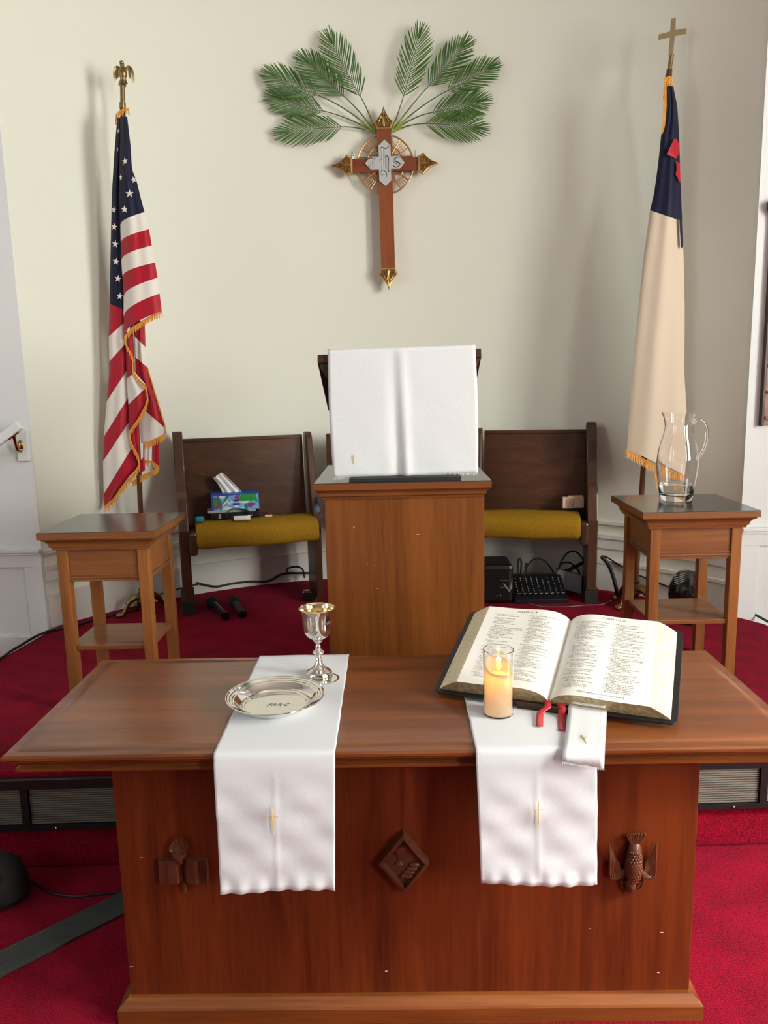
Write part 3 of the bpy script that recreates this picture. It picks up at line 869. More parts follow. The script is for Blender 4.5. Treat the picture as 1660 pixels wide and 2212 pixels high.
MB().tube([_t+Vector((.001, -.012, -.0002)), _t+Vector((.001, .004, .0016)), _t+Vector((0, .024, .0022))], .0009, 6).tube([_t+Vector((-.006, .011, .0022)), _t+Vector((.007, .012, .0022))], .0007, 6).build('embroidered_cross', GOLDTHREAD, bmk)

# ================================================================== pulpit
PX0, PX1, PY0, PY1, PZT = -.274, .306, 2.500, 3.06, 1.20
pu = thing('pulpit', 'tall boxy brown wooden pulpit with black top, standing behind the table', 'pulpit', (0.01, 2.78, PL))
MB().box(PX0+.031, PX1-.021, PY0+.03, PY1-.03, PL, 1.16).build('body', WPUL, pu, bevel=.002)
MB().rings(PX0, PX1, PY0, PY1, [(.035, 1.145), (.024, 1.145), (.022, 1.152), (.016, 1.156), (.014, 1.166), (.008, 1.172), (.004, 1.176), (0, 1.178), (0, 1.197), (.002, 1.199), (.04, 1.199)]).build('top_moulding', WPULX, pu, smooth=30)
MB().box(PX0+.001, PX1-.001, PY0+.001, PY1-.001, 1.1991, 1.2015).build('black_top', BLACKTOP, pu)
SCRM = plain('scratch', (.62, .42, .28), .6)
for u, v, w, h in ((904, 1154, .006, .001), (816, 1271, .0025, .0008), (765, 1139, .002, .002), (794, 1217, .001, .001), (809, 1222, .002, .0008), (821, 1343, .001, .0015)):
    p = PY(u, v, PY0+.03); MB().box(p[0]-w, p[0]+w, PY0+.0294, PY0+.03, p[2]-h, p[2]+h).build('scratch', SCRM, pu)
# reading desk on top
rd = thing('reading_desk', 'dark wooden reading desk standing on the pulpit under a white cloth', 'lectern', (.02, 2.72, 1.2015))
MB().box(-.158, .208, 2.512, 2.80, 1.2016, 1.214).build('base', BLACKM, rd, bevel=.001)
MB().box(-.17, .21, 2.60, 2.625, 1.214, 1.585).build('front_panel', DARKW, rd)
q = MB().add([(-.256, 2.594, 1.590), (.283, 2.594, 1.597), (.283, 2.605, 1.625), (-.256, 2.605, 1.617), (-.256, 2.94, 1.42), (.283, 2.94, 1.427), (.283, 2.95, 1.45), (-.256, 2.95, 1.443)],
             [(0, 1, 2, 3), (4, 7, 6, 5), (3, 2, 6, 7), (0, 4, 5, 1), (0, 3, 7, 4), (1, 5, 6, 2)])
q.build('sloping_top', WPEW, rd, bevel=.002)
for s_, xa, zt in ((-1, -.250, 1.588), (1, .277, 1.595)):
    o = -s_
    q = MB()
    yA, yB = 2.602, 2.88
    pl = [(xa, zt), (xa+o*.004, zt-.02), (xa+o*.040, zt-.075), (xa+o*.055, zt-.10), (xa+o*.085, zt-.10), (xa+o*.08, zt)]
    q.prism(pl, 'y', yA, yA+.03); q.build('side_bracket', DARKW, rd, bevel=.002)
# white cloth over the desk
rows = []; NX = 44
def hang(q_, t):  # front drop, q_ 0..1 across, t 0..1 down
    xl = -.221+(-.2135+.221)*t; xr = .262+(.269-.262)*t
    x = xl+(xr-xl)*q_ - .004*math.sin(t*3.1)*(1-2*q_)
    fold = math.exp(-((q_-.492-.012*t)/.030)**2); fold2 = math.exp(-((q_-.45-.01*t)/.045)**2)
    y = 2.586-.016*t-(.012*t**.4)*fold+.010*t**.5*fold2-.0025*wob(q_*.35, t*.3, 2)*t
    z = 1.627+(q_*.006) - (1.627-1.212)*t+.004*math.sin(q_*9)*t*.3+.012*math.sin(math.pi*q_)*0
    return (x, y, z)
for i in range(8, 0, -1):
    s_ = i/8*.20
    rows.append([(-.221+.483*j/NX, 2.600+s_*.85, 1.6285+j/NX*.006-s_*.43+.0012) for j in range(NX+1)])
rows.append([(-.221+.483*j/NX, 2.592, 1.6310+j/NX*.006) for j in range(NX+1)])
for i in range(41): rows.append([hang(j/NX, i/40) for j in range(NX+1)])
dc = MB().grid(rows).build('desk_cloth', SILKW, None, smooth=80, solid=.0012, origin=(.02, 2.6, 1.62), fix=False)
tag(dc, 'white fringed cloth with tiny gold cross, draped over the reading desk', 'cloth')
q = MB(); random.seed(4)
for i in range(210):
    p = Vector(hang(i/209, 1)); q.tube([p, p+Vector((random.uniform(-.003, .003), random.uniform(-.002, 0), -random.uniform(.006, .010)))], .0006, 4)
q.build('fringe', SILKW, dc)
c0 = Vector(PY(765, 992, 2.566))
MB().tube([c0+Vector((.001, 0, -.016)), c0+Vector((0, .001, .016))], .0011, 6).tube([c0+Vector((-.008, 0, .006)), c0+Vector((.007, 0, .007))], .0009, 6).build('embroidered_cross', GOLDTHREAD, dc)

# ================================================================== side tables
def side_table(x0, x1, y0, y1, zt, label):
    t = thing('side_table', label, 'table', ((x0+x1)/2, (y0+y1)/2, PL))
    MB().rings(x0, x1, y0, y1, [(.042, zt-.066), (.034, zt-.066), (.033, zt-.058), (.028, zt-.056), (.026, zt-.045), (.018, zt-.034), (.010, zt-.030), (.008, zt-.026), (0, zt-.024), (0, zt-.002), (.04, zt-.002)]).build('top_moulding', WSIDE, t, smooth=30)
    MB().box(x0+.001, x1-.001, y0+.001, y1-.001, zt-.002, zt).build('black_top', BLACKTOP, t)
    i = .043; L = .037; lx = (x0+i, x1-i-L); ly = (y0+i, y1-i-L)
    for a in lx:
        for b in ly:
            MB().box(a, a+L, b, b+L, PL, zt-.066).build('leg', WSIDEV, t, bevel=.0025)
    za, zb = zt-.182, zt-.066
    q = MB()
    q.box(lx[0]+L, lx[1], ly[0]+.008, ly[0]+.024, za, zb).box(lx[0]+L, lx[1], ly[1]+L-.024, ly[1]+L-.008, za, zb)
    q.box(lx[0]+.008, lx[0]+.024, ly[0]+L, ly[1], za, zb).box(lx[1]+L-.024, lx[1]+L-.008, ly[0]+L, ly[1], za, zb)
    q.build('apron', WSIDE, t, bevel=.001)
    q = MB()
    for zz, d in ((za+.012, .001), (za+.020, .005)):
        q.box(lx[0]+L, lx[1], ly[0]+d, ly[0]+.010, zz, zz+.006).box(lx[0]+d, lx[0]+.010, ly[0]+L, ly[1], zz, zz+.006).box(lx[1]+L-.010, lx[1]+L-d, ly[0]+L, ly[1], zz, zz+.006)
    q.build('bead_moulding', WSIDE, t, bevel=.0015)
    zs = PL+.222
    MB().box(lx[0]+.012, lx[1]+L-.012, ly[0]+L-.002, ly[1]+.002, zs, zs+.016).box(lx[0]+L, lx[1], ly[0]+.008, ly[0]+L-.002, zs, zs+.016).build('shelf', WSIDE, t, bevel=.002)
    return t
side_table(-1.213, -.813, 2.525, 2.903, 1.05, 'brown wooden side table with bare black top, standing left of the pulpit')
side_table(.862, 1.275, 2.70, 3.11, 1.05, 'brown wooden side table with black top, holding the glass water pitcher')

# ================================================================== glass pitcher
gp = PZ(1469, 1083, 1.05); gx, gy, gz = gp[0]+.002, gp[1]+.045, 1.0505
PT = thing('water_pitcher', 'clear glass pitcher with curved handle and a little water, on the right side table', 'pitcher', (gx, gy, gz))
sc = .288/.193
prof = [(0, 0), (.0585, 0), (.0605, .004), (.0630, .022), (.0668, .053), (.0723, .090), (.0760, .125), (.0769, .145), (.0736, .181), (.0653, .218), (.0549, .254), (.0503, .282), (.0515, .309), (.0560, .330)]
inner = [(.0545, .330), (.0498, .309), (.0485, .282), (.0530, .254), (.0633, .218), (.0716, .181), (.0749, .145), (.0740, .125), (.0700, .090), (.0645, .053), (.0600, .026), (.054, .019), (0, .018)]
def spout(x, y, z):
    h = max(0, (z-gz-.265)/.065); dxx, dyy = x-gx, y-gy; r = math.hypot(dxx, dyy); a = math.atan2(dyy, dxx)
    k_ = max(0, math.cos(a-math.pi*.97))**6
    return (gx+dxx*(1+.20*k_*h*h), gy+dyy*(1-.12*k_*h), z+.003*k_*h*h+.003*h*h*math.cos(a-math.pi))
m = MB().lathe(prof+inner, gx, gy, 64, z0=gz); m.map(spout); m.build('glass_body', GLASS, PT, smooth=50)
hp = [(gx+.052, gy, gz+.288), (gx+.066, gy, gz+.303), (gx+.086, gy, gz+.300), (gx+.102, gy, gz+.275), (gx+.107, gy, gz+.240), (gx+.102, gy, gz+.205), (gx+.091, gy, gz+.178), (gx+.080, gy, gz+.165), (gx+.0755, gy, gz+.150)]
MB().tube(spline(hp, 6), .0068, 12).build('handle', GLASS, PT, smooth=60)
lathe_obj('water', [(0, .0185), (.0538, .0195), (.0598, .0265), (.0643, .053), (.0652, .0600), (0, .0600)], gx, gy, gz, WATER, PT, n=64)

# ================================================================== flags
def flag_stand(x, y, name, par):
    m = MB().lathe([(0, .045), (.018, .045), (.022, .055), (.030, .060), (.030, .070), (.020, .075), (.018, .11), (.022, .115), (.022, .125), (.0, .125)], x, y, 24, z0=PL)
    base = m.build('base', BRASSD, par, smooth=40)
    for k_ in range(4):
        a = math.radians(35+90*k_+(0)); d = Vector((math.cos(a), math.sin(a), 0)); o = Vector((x, y, PL))
        P = spline([o+d*.012+Vector((0, 0, .075)), o+d*.04+Vector((0, 0, .088)), o+d*.075+Vector((0, 0, .065)), o+d*.095+Vector((0, 0, .03)), o+d*.115+Vector((0, 0, .014))], 4)
        n_ = len(P); q = MB().tube(P, [.013+.004*math.sin(i/n_*6) for i in range(n_)], 10)
        q.ell(tuple(o+d*.118+Vector((0, 0, .012))), (.020, .018, .012), 12, 8)
        for t in (-.5, 0, .5):
            dd = Vector((math.cos(a+t), math.sin(a+t), 0)); q.ell(tuple(o+d*.118+dd*.016+Vector((0, 0, .009))), (.008, .008, .009), 8, 6)
        q.build('claw_foot', BRASSD, base, smooth=50)
    return base
def panel(mb, left, right, bounds, mis, Y0, depth=.02, nc=14, pw=.55, back=.03, seed=0):
    """bounds: (v at left edge, v at right edge) for each seam; mis: material per band"""
    rowsf = []; rowsb = []; mi = []
    for bi in range(len(bounds)-1):
        (l0, r0), (l1, r1) = bounds[bi], bounds[bi+1]
        nr = max(2, int((abs(l1-l0)+abs(r1-r0))/2/9))
        for i in range(nr+(1 if bi == len(bounds)-2 else 0)):
            t = i/nr; vl = l0+(l1-l0)*t; vr = r0+(r1-r0)*t; ul = interp(left, vl); ur = interp(right, vr)
            rf = []; rb = []
            for j in range(nc+1):
                q_ = j/nc; v = vl+(vr-vl)*q_**pw; u = ul+(ur-ul)*q_
                Y = Y0-depth*math.sin(math.pi*q_)**.7-.006*math.sin(q_*11+v*.006+seed)*math.sin(math.pi*q_)
                rf.append(PY(u, v, Y)); rb.append(PY(u, v, Y0+back*math.sin(math.pi*q_)**.7+.001))
            rowsf.append(rf); rowsb.append(rb); mi.append(mis[bi])
    mb.grid(rowsf, mi[:-1]); mb.grid(rowsb, mi[:-1])
    return mb
def star(mb, u, v, Y, r, rot=0, sx=1, mi=2):
    P = []
    for i in range(10):
        a = math.radians(90+36*i+rot); rr = r if i % 2 == 0 else r*.40
        P.append(PY(u+rr*math.cos(a)*sx, v-rr*math.sin(a), Y))
    cpt = PY(u, v, Y); mb.add([cpt]+P, [(0, i+1, (i+1) % 10+1) for i in range(10)], mi)
def fringe(mb, path, Y, ln, dirv=(0, -1), step=1.6, jit=.25, w=.9):
    random.seed(len(path)*7)
    for (u0, v0), (u1, v1) in zip(path, path[1:]):
        L = math.hypot(u1-u0, v1-v0); n_ = max(1, int(L/step))
        for i in range(n_):
            t = i/n_; u = u0+(u1-u0)*t; v = v0+(v1-v0)*t
            l_ = ln*random.uniform(.8, 1.1); dxp = dirv[0]*l_+random.uniform(-jit, jit)*l_*.6; dyp = -dirv[1]*l_
            yy = Y+random.uniform(-.004, .002)
            mb.add([PY(u-w, v, yy), PY(u+w, v, yy), PY(u+w*.7+dxp, v+dyp, yy-.002), PY(u-w*.7+dxp, v+dyp, yy-.002)], [(0, 1, 2, 3)])
        mb.tube([PY(u0, v0, Y-.003), PY(u1, v1, Y-.003)], .0022, 5)
FYU = 3.72
pb_, pt_ = PY(311, 1270, FYU+.03), PY(265, 232, FYU+.03)
uf = thing('american_flag', 'red, white and blue striped flag with stars and gold fringe, draped on a brown pole', 'flag', (pb_[0], pb_[1], PL))
base = flag_stand(pb_[0]-.005, pb_[1], 'base', uf)
MB().tube([(pb_[0]-.002, pb_[1], PL+.04), pt_], .0125, 14).build('pole', WPOLE, uf, smooth=50)
pe = PY(265, 182, FYU+.03)
fin = MB().tube([PY(265, 234, FYU+.03), PY(265, 222, FYU+.03)], .014, 14).tube([PY(265, 222, FYU+.03), PY(264.5, 185, FYU+.03)], .0105, 14).tube([PY(264.5, 185, FYU+.03), PY(264.5, 176, FYU+.03)], [.018, .012], 14).build('finial', BRASSD, uf, smooth=50)
def pxm(Y): return Y/FPX*1.01
k_ = pxm(FYU+.03); eo = Vector(PY(266, 160, FYU+.03))
e = MB(); e.tube(spline([eo+Vector((-.002, 0, -.040)), eo+Vector((0, -.004, -.020)), eo+Vector((.001, -.006, 0)), eo+Vector((.001, -.004, .022)), eo+Vector((.0, -.006, .040))], 4),
                 [.022, .020, .017, .014, .013, .0145, .017, .0185, .019, .0185, .017, .0145, .012, .010, .0095, .010, .0095], 12, flat=.85)
e.ell(tuple(eo+Vector((0, -.008, .044))), (.010, .012, .010), 12, 8); e.tube([eo+Vector((0, -.016, .046)), eo+Vector((.001, -.026, .040))], [.005, .001], 8)
e.build('eagle_body', BRASSD, fin, smooth=50)
for s_ in (-1, 1):
    e = MB()
    for i in range(7):
        t = i/6
        a = eo+Vector((s_*.010, .002, .012)); b = eo+Vector((s_*(.018+.014*t), .006, .030+.004*math.sin(t*3))); c_ = eo+Vector((s_*(.024+.020*t), .008, -.010-.030*t*(1 if s_ > 0 else .7)))
        e.tube(spline([a, b, (b+c_)/2+Vector((s_*.006, 0, .008)), c_], 4), [.005]*5+[.0048]*5+[.004, .003, .0012], 6, flat=.8)
    e.build('eagle_wing', BRASSD, fin, smooth=50)
mb = MB()
LA = [(260, 252), (260, 290), (258, 371), (258, 436), (260, 485), (261, 523), (262, 561), (264.5, 596), (267, 640), (267, 683), (268.7, 725)]
RA = [(275, 252), (282, 312), (285.4, 366), (296, 393), (305, 431), (312.5, 458), (322, 495), (328, 530), (335, 567), (340.5, 600), (345, 634), (349.5, 671)]
LB = [(253, 260), (247, 330), (242, 412), (240, 493), (238, 588), (236.6, 656), (235, 731), (236.6, 801), (231.5, 857), (225, 933), (222.7, 1001), (224, 1060), (226, 1095)]
RB = [(268, 250), (268, 500), (276, 660), (276, 733), (278, 794), (279.5, 857), (280, 918), (284, 963), (301, 991), (298.6, 1009), (283, 1024), (265.7, 1047), (253, 1070), (238, 1093)]
panel(mb, LB, RB, [(254, 252), (400, 400), (656, 672), (727, 690), (781, 737), (867, 794), (943, 855), (996, 910), (1067, 966), (1095, 1093)], [0, 0, 1, 2, 1, 2, 1, 2, 1], FYU+.02, depth=.02, nc=12, pw=1.0, back=.02, seed=2)
panel(mb, LA, RA, [(252, 252), (380, 370), (485, 458), (523, 495), (561, 530), (596, 567), (640, 600), (683, 634), (724, 672)], [0, 0, 2, 1, 2, 1, 2, 1], FYU-.02, depth=.03, nc=16, back=.015, seed=1)
LC = [(288, 705), (288.5, 768), (288.5, 801), (300, 827), (308, 845), (306, 872), (303, 895), (302, 923), (305, 958)]
RC = [(313, 700), (315, 756), (319, 794), (331.5, 837), (344, 877), (357, 920), (358, 936)]
panel(mb, LC, RC, [(680, 700), (724, 750), (768, 794), (880, 925), (958, 937)], [1, 2, 1, 2], FYU+.03, depth=.012, nc=10, pw=1, back=.012, seed=3)
LD = [(271, 720), (273, 781), (274.5, 832), (278, 882), (278, 930)]
RD = [(287, 745), (288.5, 763), (288.5, 801), (316, 832), (317, 860), (316, 872), (303.6, 903), (281, 930)]
panel(mb, LD, RD, [(715, 728), (818, 804), (874, 837), (930, 929)], [1, 2, 1], FYU-.005, depth=.015, nc=10, pw=1, back=.012, seed=4)
panel(mb, [(281, 925), (281, 945), (295, 985), (300, 1000)], [(301, 920), (302, 960), (303, 1000)], [(925, 920), (998, 1000)], [1], FYU+.0, depth=.008, nc=6, pw=1, back=.008)
panel(mb, [(309, 955), (309, 995)], [(331, 950), (329, 996)], [(955, 950), (995, 996)], [2], FYU+.035, depth=.008, nc=6, pw=1, back=.008)
panel(mb, [(329, 950), (329, 996)], [(343, 945), (344, 1007)], [(950, 945), (996, 1007)], [1], FYU+.033, depth=.006, nc=5, pw=1, back=.008)
panel(mb, [(298, 1000), (286, 1028)], [(312, 985), (314, 1018)], [(1003, 985), (1028, 1016)], [1], FYU+.01, depth=.006, nc=5, pw=1, back=.008)
for (u, v, r, rot, sx) in [(270, 348, 8, 10, .8), (289, 388, 8, 20, .9), (280, 418, 9.5, 0, 1), (269, 452, 9, 0, .95), (261, 383, 8, 0, .4)]:
    q_ = (u-interp(LA, v))/(interp(RA, v)-interp(LA, v)); q_ = min(.95, max(.05, q_))
    star(mb, u, v, FYU-.02-.03*math.sin(math.pi*q_)**.7-.009, r, rot, sx)
for (u, v, r, sx) in [(256, 283, 7, .6), (246, 453, 8, .7), (247, 490, 8.5, .85), (249, 527, 8.5, .9), (251, 565, 8.5, .95), (255, 602, 8.5, .95), (259, 640, 8.5, .9), (254, 323, 6, .3)]:
    q_ = (u-interp(LB, v))/(interp(RB, v)-interp(LB, v)); q_ = min(.95, max(.05, q_))
    star(mb, u, v, FYU+.02-.02*math.sin(math.pi*q_)**.7-.009, r, -8, sx)
mb.build('flag_cloth', [FBLUE, FRED, FWHITE], uf, smooth=60, fix=False)
fr = MB()
fringe(fr, [(350, 672), (330, 680), (310, 692), (285, 708), (269, 727)], FYU-.028, 13)
fringe(fr, [(269, 728), (273, 745), (286, 770), (286.5, 800), (300, 820), (316, 834), (319, 860), (315, 875), (300, 903), (279, 932)], FYU-.022, 11, (.12, -1))
fringe(fr, [(319, 794), (332, 838), (344, 877), (357, 920), (358, 937)], FYU+.026, 8, (.1, -1))
fringe(fr, [(358, 937), (345, 944), (330, 950), (309, 959)], FYU+.018, 14)
fringe(fr, [(279, 933), (283, 955), (299, 985), (301, 1005), (285, 1026), (264, 1050), (245, 1078), (226, 1094)], FYU-.01, 13, (.1, -1))
fringe(fr, [(309, 994), (330, 997), (344, 1008)], FYU+.024, 11)
fringe(fr, [(344, 1009), (328, 1018), (300, 1030), (285, 1042)], FYU+.024, 13)
for y_ in (-.012, 0, .02): fringe(fr, [(255, 242), (266, 236), (279, 235)], FYU+y_, 14, (-.05, -1), jit=.5)
fringe(fr, [(252, 245), (250, 262)], FYU, 12)
o = fr.build('gold_fringe', FRINGE, uf, fix=False); o['kind'] = 'stuff'

FYC = 3.71
pb_, pt_ = PY(1373, 1262, FYC+.03), PY(1447, 150, FYC+.03)
cf = thing('christian_flag', 'cream flag with dark blue corner and red cross, gold fringe, draped on a brown pole', 'flag', (pb_[0], pb_[1], PL))
base = flag_stand(pb_[0], pb_[1], 'base', cf)
MB().tube([(pb_[0], pb_[1], PL+.04), pt_], .0125, 14).tube([PY(1440, 162, FYC+.02), PY(1440, 168, FYC)], .004, 8).build('pole', WPOLE, cf, smooth=50)
MB().tube([PY(1447, 150, FYC+.03), PY(1452, 118, FYC+.03)], .010, 14).build('ferrule', BRASSD, cf, smooth=50)
def cpt(pts, Y): return [PY(u, v, Y) for u, v in pts]
cr_ = [(1444.7, 122), (1448, 81), (1423, 86.5), (1424, 74.5), (1448.5, 67.5), (1450, 41), (1461, 38), (1460, 65), (1484, 60.5), (1483, 73.5), (1458.5, 78.5), (1454, 123)]
fpts = cpt(cr_, FYC+.024); bpts = cpt(cr_, FYC+.034); n_ = len(cr_)
MB().add(fpts+bpts, [tuple(range(n_)), tuple(range(n_, 2*n_))[::-1]]+[(i, (i+1) % n_, n_+(i+1) % n_, n_+i) for i in range(n_)]).build('cross_finial', BRASSF, cf, bevel=.001)
mb = MB()
LF = [(1445, 188), (1440, 253), (1429, 291), (1422.5, 354), (1413.7, 418), (1405, 454), (1390.5, 560), (1374, 723), (1365, 831), (1355, 971)]
RF = [(1455.5, 188), (1464, 228), (1468, 291), (1470.6, 380), (1474.5, 481), (1477.5, 557), (1480, 668), (1479, 804), (1484, 886), (1485.5, 994), (1484, 1028)]
panel(mb, LF, RF, [(186, 186), (300, 300), (454, 478), (700, 720), (971, 1028)], [0, 0, 1, 1], FYC, depth=.035, nc=22, pw=1, back=.03, seed=5)
def onflag(u, v, d=.013):
    q_ = (u-interp(LF, v))/(interp(RF, v)-interp(LF, v)); q_ = min(.97, max(.03, q_)); return PY(u, v, FYC-.035*math.sin(math.pi*q_)**.7-.006-d)
def fl(pts, mi):
    cu, cv = sum(p[0] for p in pts)/len(pts), sum(p[1] for p in pts)/len(pts)
    for k_ in range(4):
        a_, b_ = 1-k_/4, 1-(k_+1)/4; n_ = len(pts)
        A_ = [onflag(cu+(u-cu)*a_, cv+(v-cv)*a_) for u, v in pts]; B_ = [onflag(cu+(u-cu)*b_, cv+(v-cv)*b_) for u, v in pts]
        mb.add(A_+B_, [(i, (i+1) % n_, n_+(i+1) % n_, n_+i) for i in range(n_)], mi)
fl([(1456.7, 300), (1462, 300), (1468.5, 310), (1468, 331), (1461, 343), (1441.5, 333)], 2)
fl([(1461, 347), (1470, 354), (1471, 396), (1460.5, 377), (1463, 364)], 2)
fl([(1468, 470), (1474, 474), (1476.5, 530), (1474, 537), (1471.5, 532)], 0)
mb.build('flag_cloth', [FBLUE, FCREAM, FRED], cf, smooth=60, fix=False)
fr = MB()
for y_ in (-.02, -.01, .0): fringe(fr, [(1436, 170), (1446, 166), (1457, 168)], FYC+y_, 20, (0, -1), jit=.5)
for dx_ in (0, 3): fringe(fr, [(1437+dx_, 185), (1437+dx_, 230), (1434+dx_*.5, 278)], FYC-.012, 14, (-.15, -1), jit=.3)
fringe(fr, [(1355, 972), (1375, 982), (1397, 995), (1426, 1012), (1455, 1021), (1484, 1029)], FYC-.03, 17)
fringe(fr, [(1424, 1015), (1416, 1022), (1415, 1032)], FYC-.035, 34, (.28, -1))
o = fr.build('gold_fringe', FRINGE, cf, fix=False); o['kind'] = 'stuff'

# ================================================================== wall cross
YC = 4.33
wc = thing('wall_cross', 'large brown wooden cross with bronze tips and silver plaque, hanging on the curved wall', 'cross', (-.033, YC, 2.647))
X0 = -.034
def tilt(x, y, z): return (x-.012*(z-2.65)*1.0, y, z)
MB().box(-.2055, .1375, YC, YC+.024, 2.6130, 2.6805).build('cross_arm', WCROSSX, wc, bevel=.0015)
q = MB().box(X0-.0375, X0+.0375, YC-.002, YC+.026, 2.120, 2.822); q.map(tilt); q.build('cross_beam', WCROSS, wc, bevel=.0015)
MB().box(X0-.02, X0+.02, YC+.026, wall_y(0)-.001, 2.60, 2.70).build('wall_mount', DARKW, wc)
def tipcap(cx, cz, ang, L=.108, w=.0385):
    ca, sa = math.cos(ang), math.sin(ang)
    def T(a, b, d): return (cx+a*ca-b*sa, YC-.006+d, cz+a*sa+b*ca)   # a outward, b across
    half = [(0, w), (.018, w+.006), (.030, w+.014), (.046, w-.004), (.062, .022), (.078, .012), (.092, .006), (L, .0008)]
    out = [(a, b) for a, b in half]+[(a, -b) for a, b in reversed(half)]
    n_ = len(out)
    m = MB(); vs = [T(a, b, 0) for a, b in out]+[T(a, b, .034) for a, b in out]; inn = [T(.006+(a)*.90, b*.82, -.001) for a, b in out]
    m.add(vs, [(i, (i+1) % n_, n_+(i+1) % n_, n_+i) for i in range(n_)]+[tuple(range(n_, 2*n_))])
    m.add([T(a, b, 0) for a, b in out]+inn, [(i, (i+1) % n_, n_+(i+1) % n_, n_+i) for i in range(n_)])
    m.add([T(.006+a*.90, b*.82, .003) for a, b in out], [tuple(range(n_))], 1)
    cap = m.build('end_cap', [BRONZE, BRONZED], wc, fix=True)
    q = MB()
    for s_ in (-1, 1):
        pts = []
        for i in range(26):   # scroll
            t = i/25; r = .0125*(1-t*.78); a = -1.9+t*8.2
            pts.append(T(.026+r*math.cos(a), s_*(.0185+r*math.sin(a)), -.001))
        q.tube(pts, .0021, 6)
        q.tube(spline([T(.036, s_*.026, -.001), T(.055, s_*.016, -.001), T(.074, s_*.006, -.002), T(.092, 0, -.002)], 5), .0022, 6)
        q.tube(spline([T(.012, s_*.004, -.001), T(.04, s_*.004, -.003), T(.062, s_*.008, -.002), T(.05, s_*.013, -.001)], 5), .0022, 6)
    q.tube([T(.010, 0, -.002), T(.095, 0, -.003)], [.0036, .0012], 8); q.tube([T(.008, -w*.8, 0), T(.008, w*.8, 0)], .0018, 6)
    q.build('scroll_relief', BRONZE, cap, smooth=60)
tipcap(X0-.002, 2.822, math.pi/2); tipcap(X0+.0064, 2.120, -math.pi/2, L=.112); tipcap(-.2055, 2.647, math.pi, L=.112); tipcap(.1375, 2.647, 0, L=.108)
# ring behind the crossing
rc, rz_ = -.033, 2.650; YRg = YC+.016
def rp(r, a, y=0): return (rc+r*math.cos(a), YRg+y, rz_+r*math.sin(a))
m = MB()
for R in (.148, .098):
    for k_ in range(4):
        a0 = k_*math.pi/2+math.asin(.036/R)*1; a1 = (k_+1)*math.pi/2-math.asin(.036/R)
        m.tube([rp(R, a0+(a1-a0)*i/14) for i in range(15)], .0048 if R > .12 else .0036, 6)
for k_ in range(4):
    mid = k_*math.pi/2+math.pi/4
    for d in (-.20, .20): m.tube([rp(.05, mid+d*1.1), rp(.147, mid+d)], .0042, 6)
    for d, (s0, s1) in ((0, (1, 1)),):
        m.tube([rp(.052, mid-.45), rp(.098, mid+.28)], .0032, 6); m.tube([rp(.052, mid+.45), rp(.098, mid-.28)], .0032, 6)
    for i in range(1, 4):
        a_ = mid-.20+.10*i; m.tube([rp(.100+.011*j, a_+.022*math.sin(j*1.6)) for j in range(5)], .0026, 6)
    for sg in (0, 1):
        aa = k_*math.pi/2+(math.pi/2 if sg else 0); s_ = -1 if sg else 1
        ca, sa = math.cos(aa), math.sin(aa)
        def edge(t): return (rc+t*ca-s_*.0385*sa, YRg, rz_+t*sa+s_*.0385*ca)
        m.tube([edge(.038), edge(.143)], .0030, 6)
rg = m.build('ring', BRONZER, wc, smooth=50)
for x in (-.187, .126): MB().tube([(x, YC+.010, 2.68), (x, YC+.010, 2.715)], .0022, 8).build('brass_rod', BRONZER, wc)
# silver plaque
pc_ = (-.0345, 2.6575)
hx, hz, aw, az = .1045, .1150, .0315, .0320
px_ = [(-hx, 0), (-hx+.028, -az), (-aw, -az), (-aw, -hz+.028), (0, -hz), (aw, -hz+.028), (aw, -az), (hx-.028, -az), (hx, 0), (hx-.028, az), (aw, az), (aw, hz-.028), (0, hz), (-aw, hz-.028), (-aw, az), (-hx+.028, az)]
pq = MB().prism([(pc_[0]+a, pc_[1]+b-.005) for a, b in px_], 'y', YC-.010, YC-.002).build('silver_plaque', PEWTER, wc, bevel=.001)
q = MB(); g = MB()
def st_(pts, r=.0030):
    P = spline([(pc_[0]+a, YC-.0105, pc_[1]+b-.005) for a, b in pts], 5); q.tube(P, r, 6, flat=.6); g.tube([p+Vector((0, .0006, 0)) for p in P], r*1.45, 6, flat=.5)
# blackletter i h s
st_([(-.082, .022), (-.070, .027), (-.058, .020), (-.050, .026)]); st_([(-.060, .020), (-.062, .0), (-.060, -.018), (-.074, -.022), (-.084, -.014), (-.078, -.008)]); st_([(-.074, .016), (-.078, .004), (-.072, -.002)], .002)
st_([(-.024, .070), (-.012, .078), (.002, .070), (.016, .074), (.024, .084)]); st_([(-.010, .072), (-.012, .04), (-.012, 0), (-.014, -.034)], .0034); st_([(-.020, .060), (-.022, .035)], .002)
st_([(-.026, .012), (-.020, .020), (-.012, .016)], .0024); st_([(.002, .056), (.0, .040), (.006, .034)], .002)
st_([(.004, .024), (.012, .034), (.020, .024), (.018, 0), (.018, -.034), (.022, -.048)], .0034); st_([(.006, .022), (.006, 0), (.006, -.030)], .0026)
st_([(-.022, -.046), (-.012, -.036), (.0, -.042), (.008, -.050), (.006, -.072)], .0024); st_([(-.022, -.046), (-.018, -.058), (-.008, -.056)], .0024)
st_([(.078, .024), (.066, .026), (.052, .018), (.058, .006), (.074, .0), (.080, -.010), (.068, -.020), (.054, -.022), (.044, -.012)], .0036); st_([(.046, .006), (.054, -.002), (.064, -.008)], .0022)
g.build('relief_shadow_line', INKG, pq, smooth=50); q.build('letters', PEWTERL, pq, smooth=50)
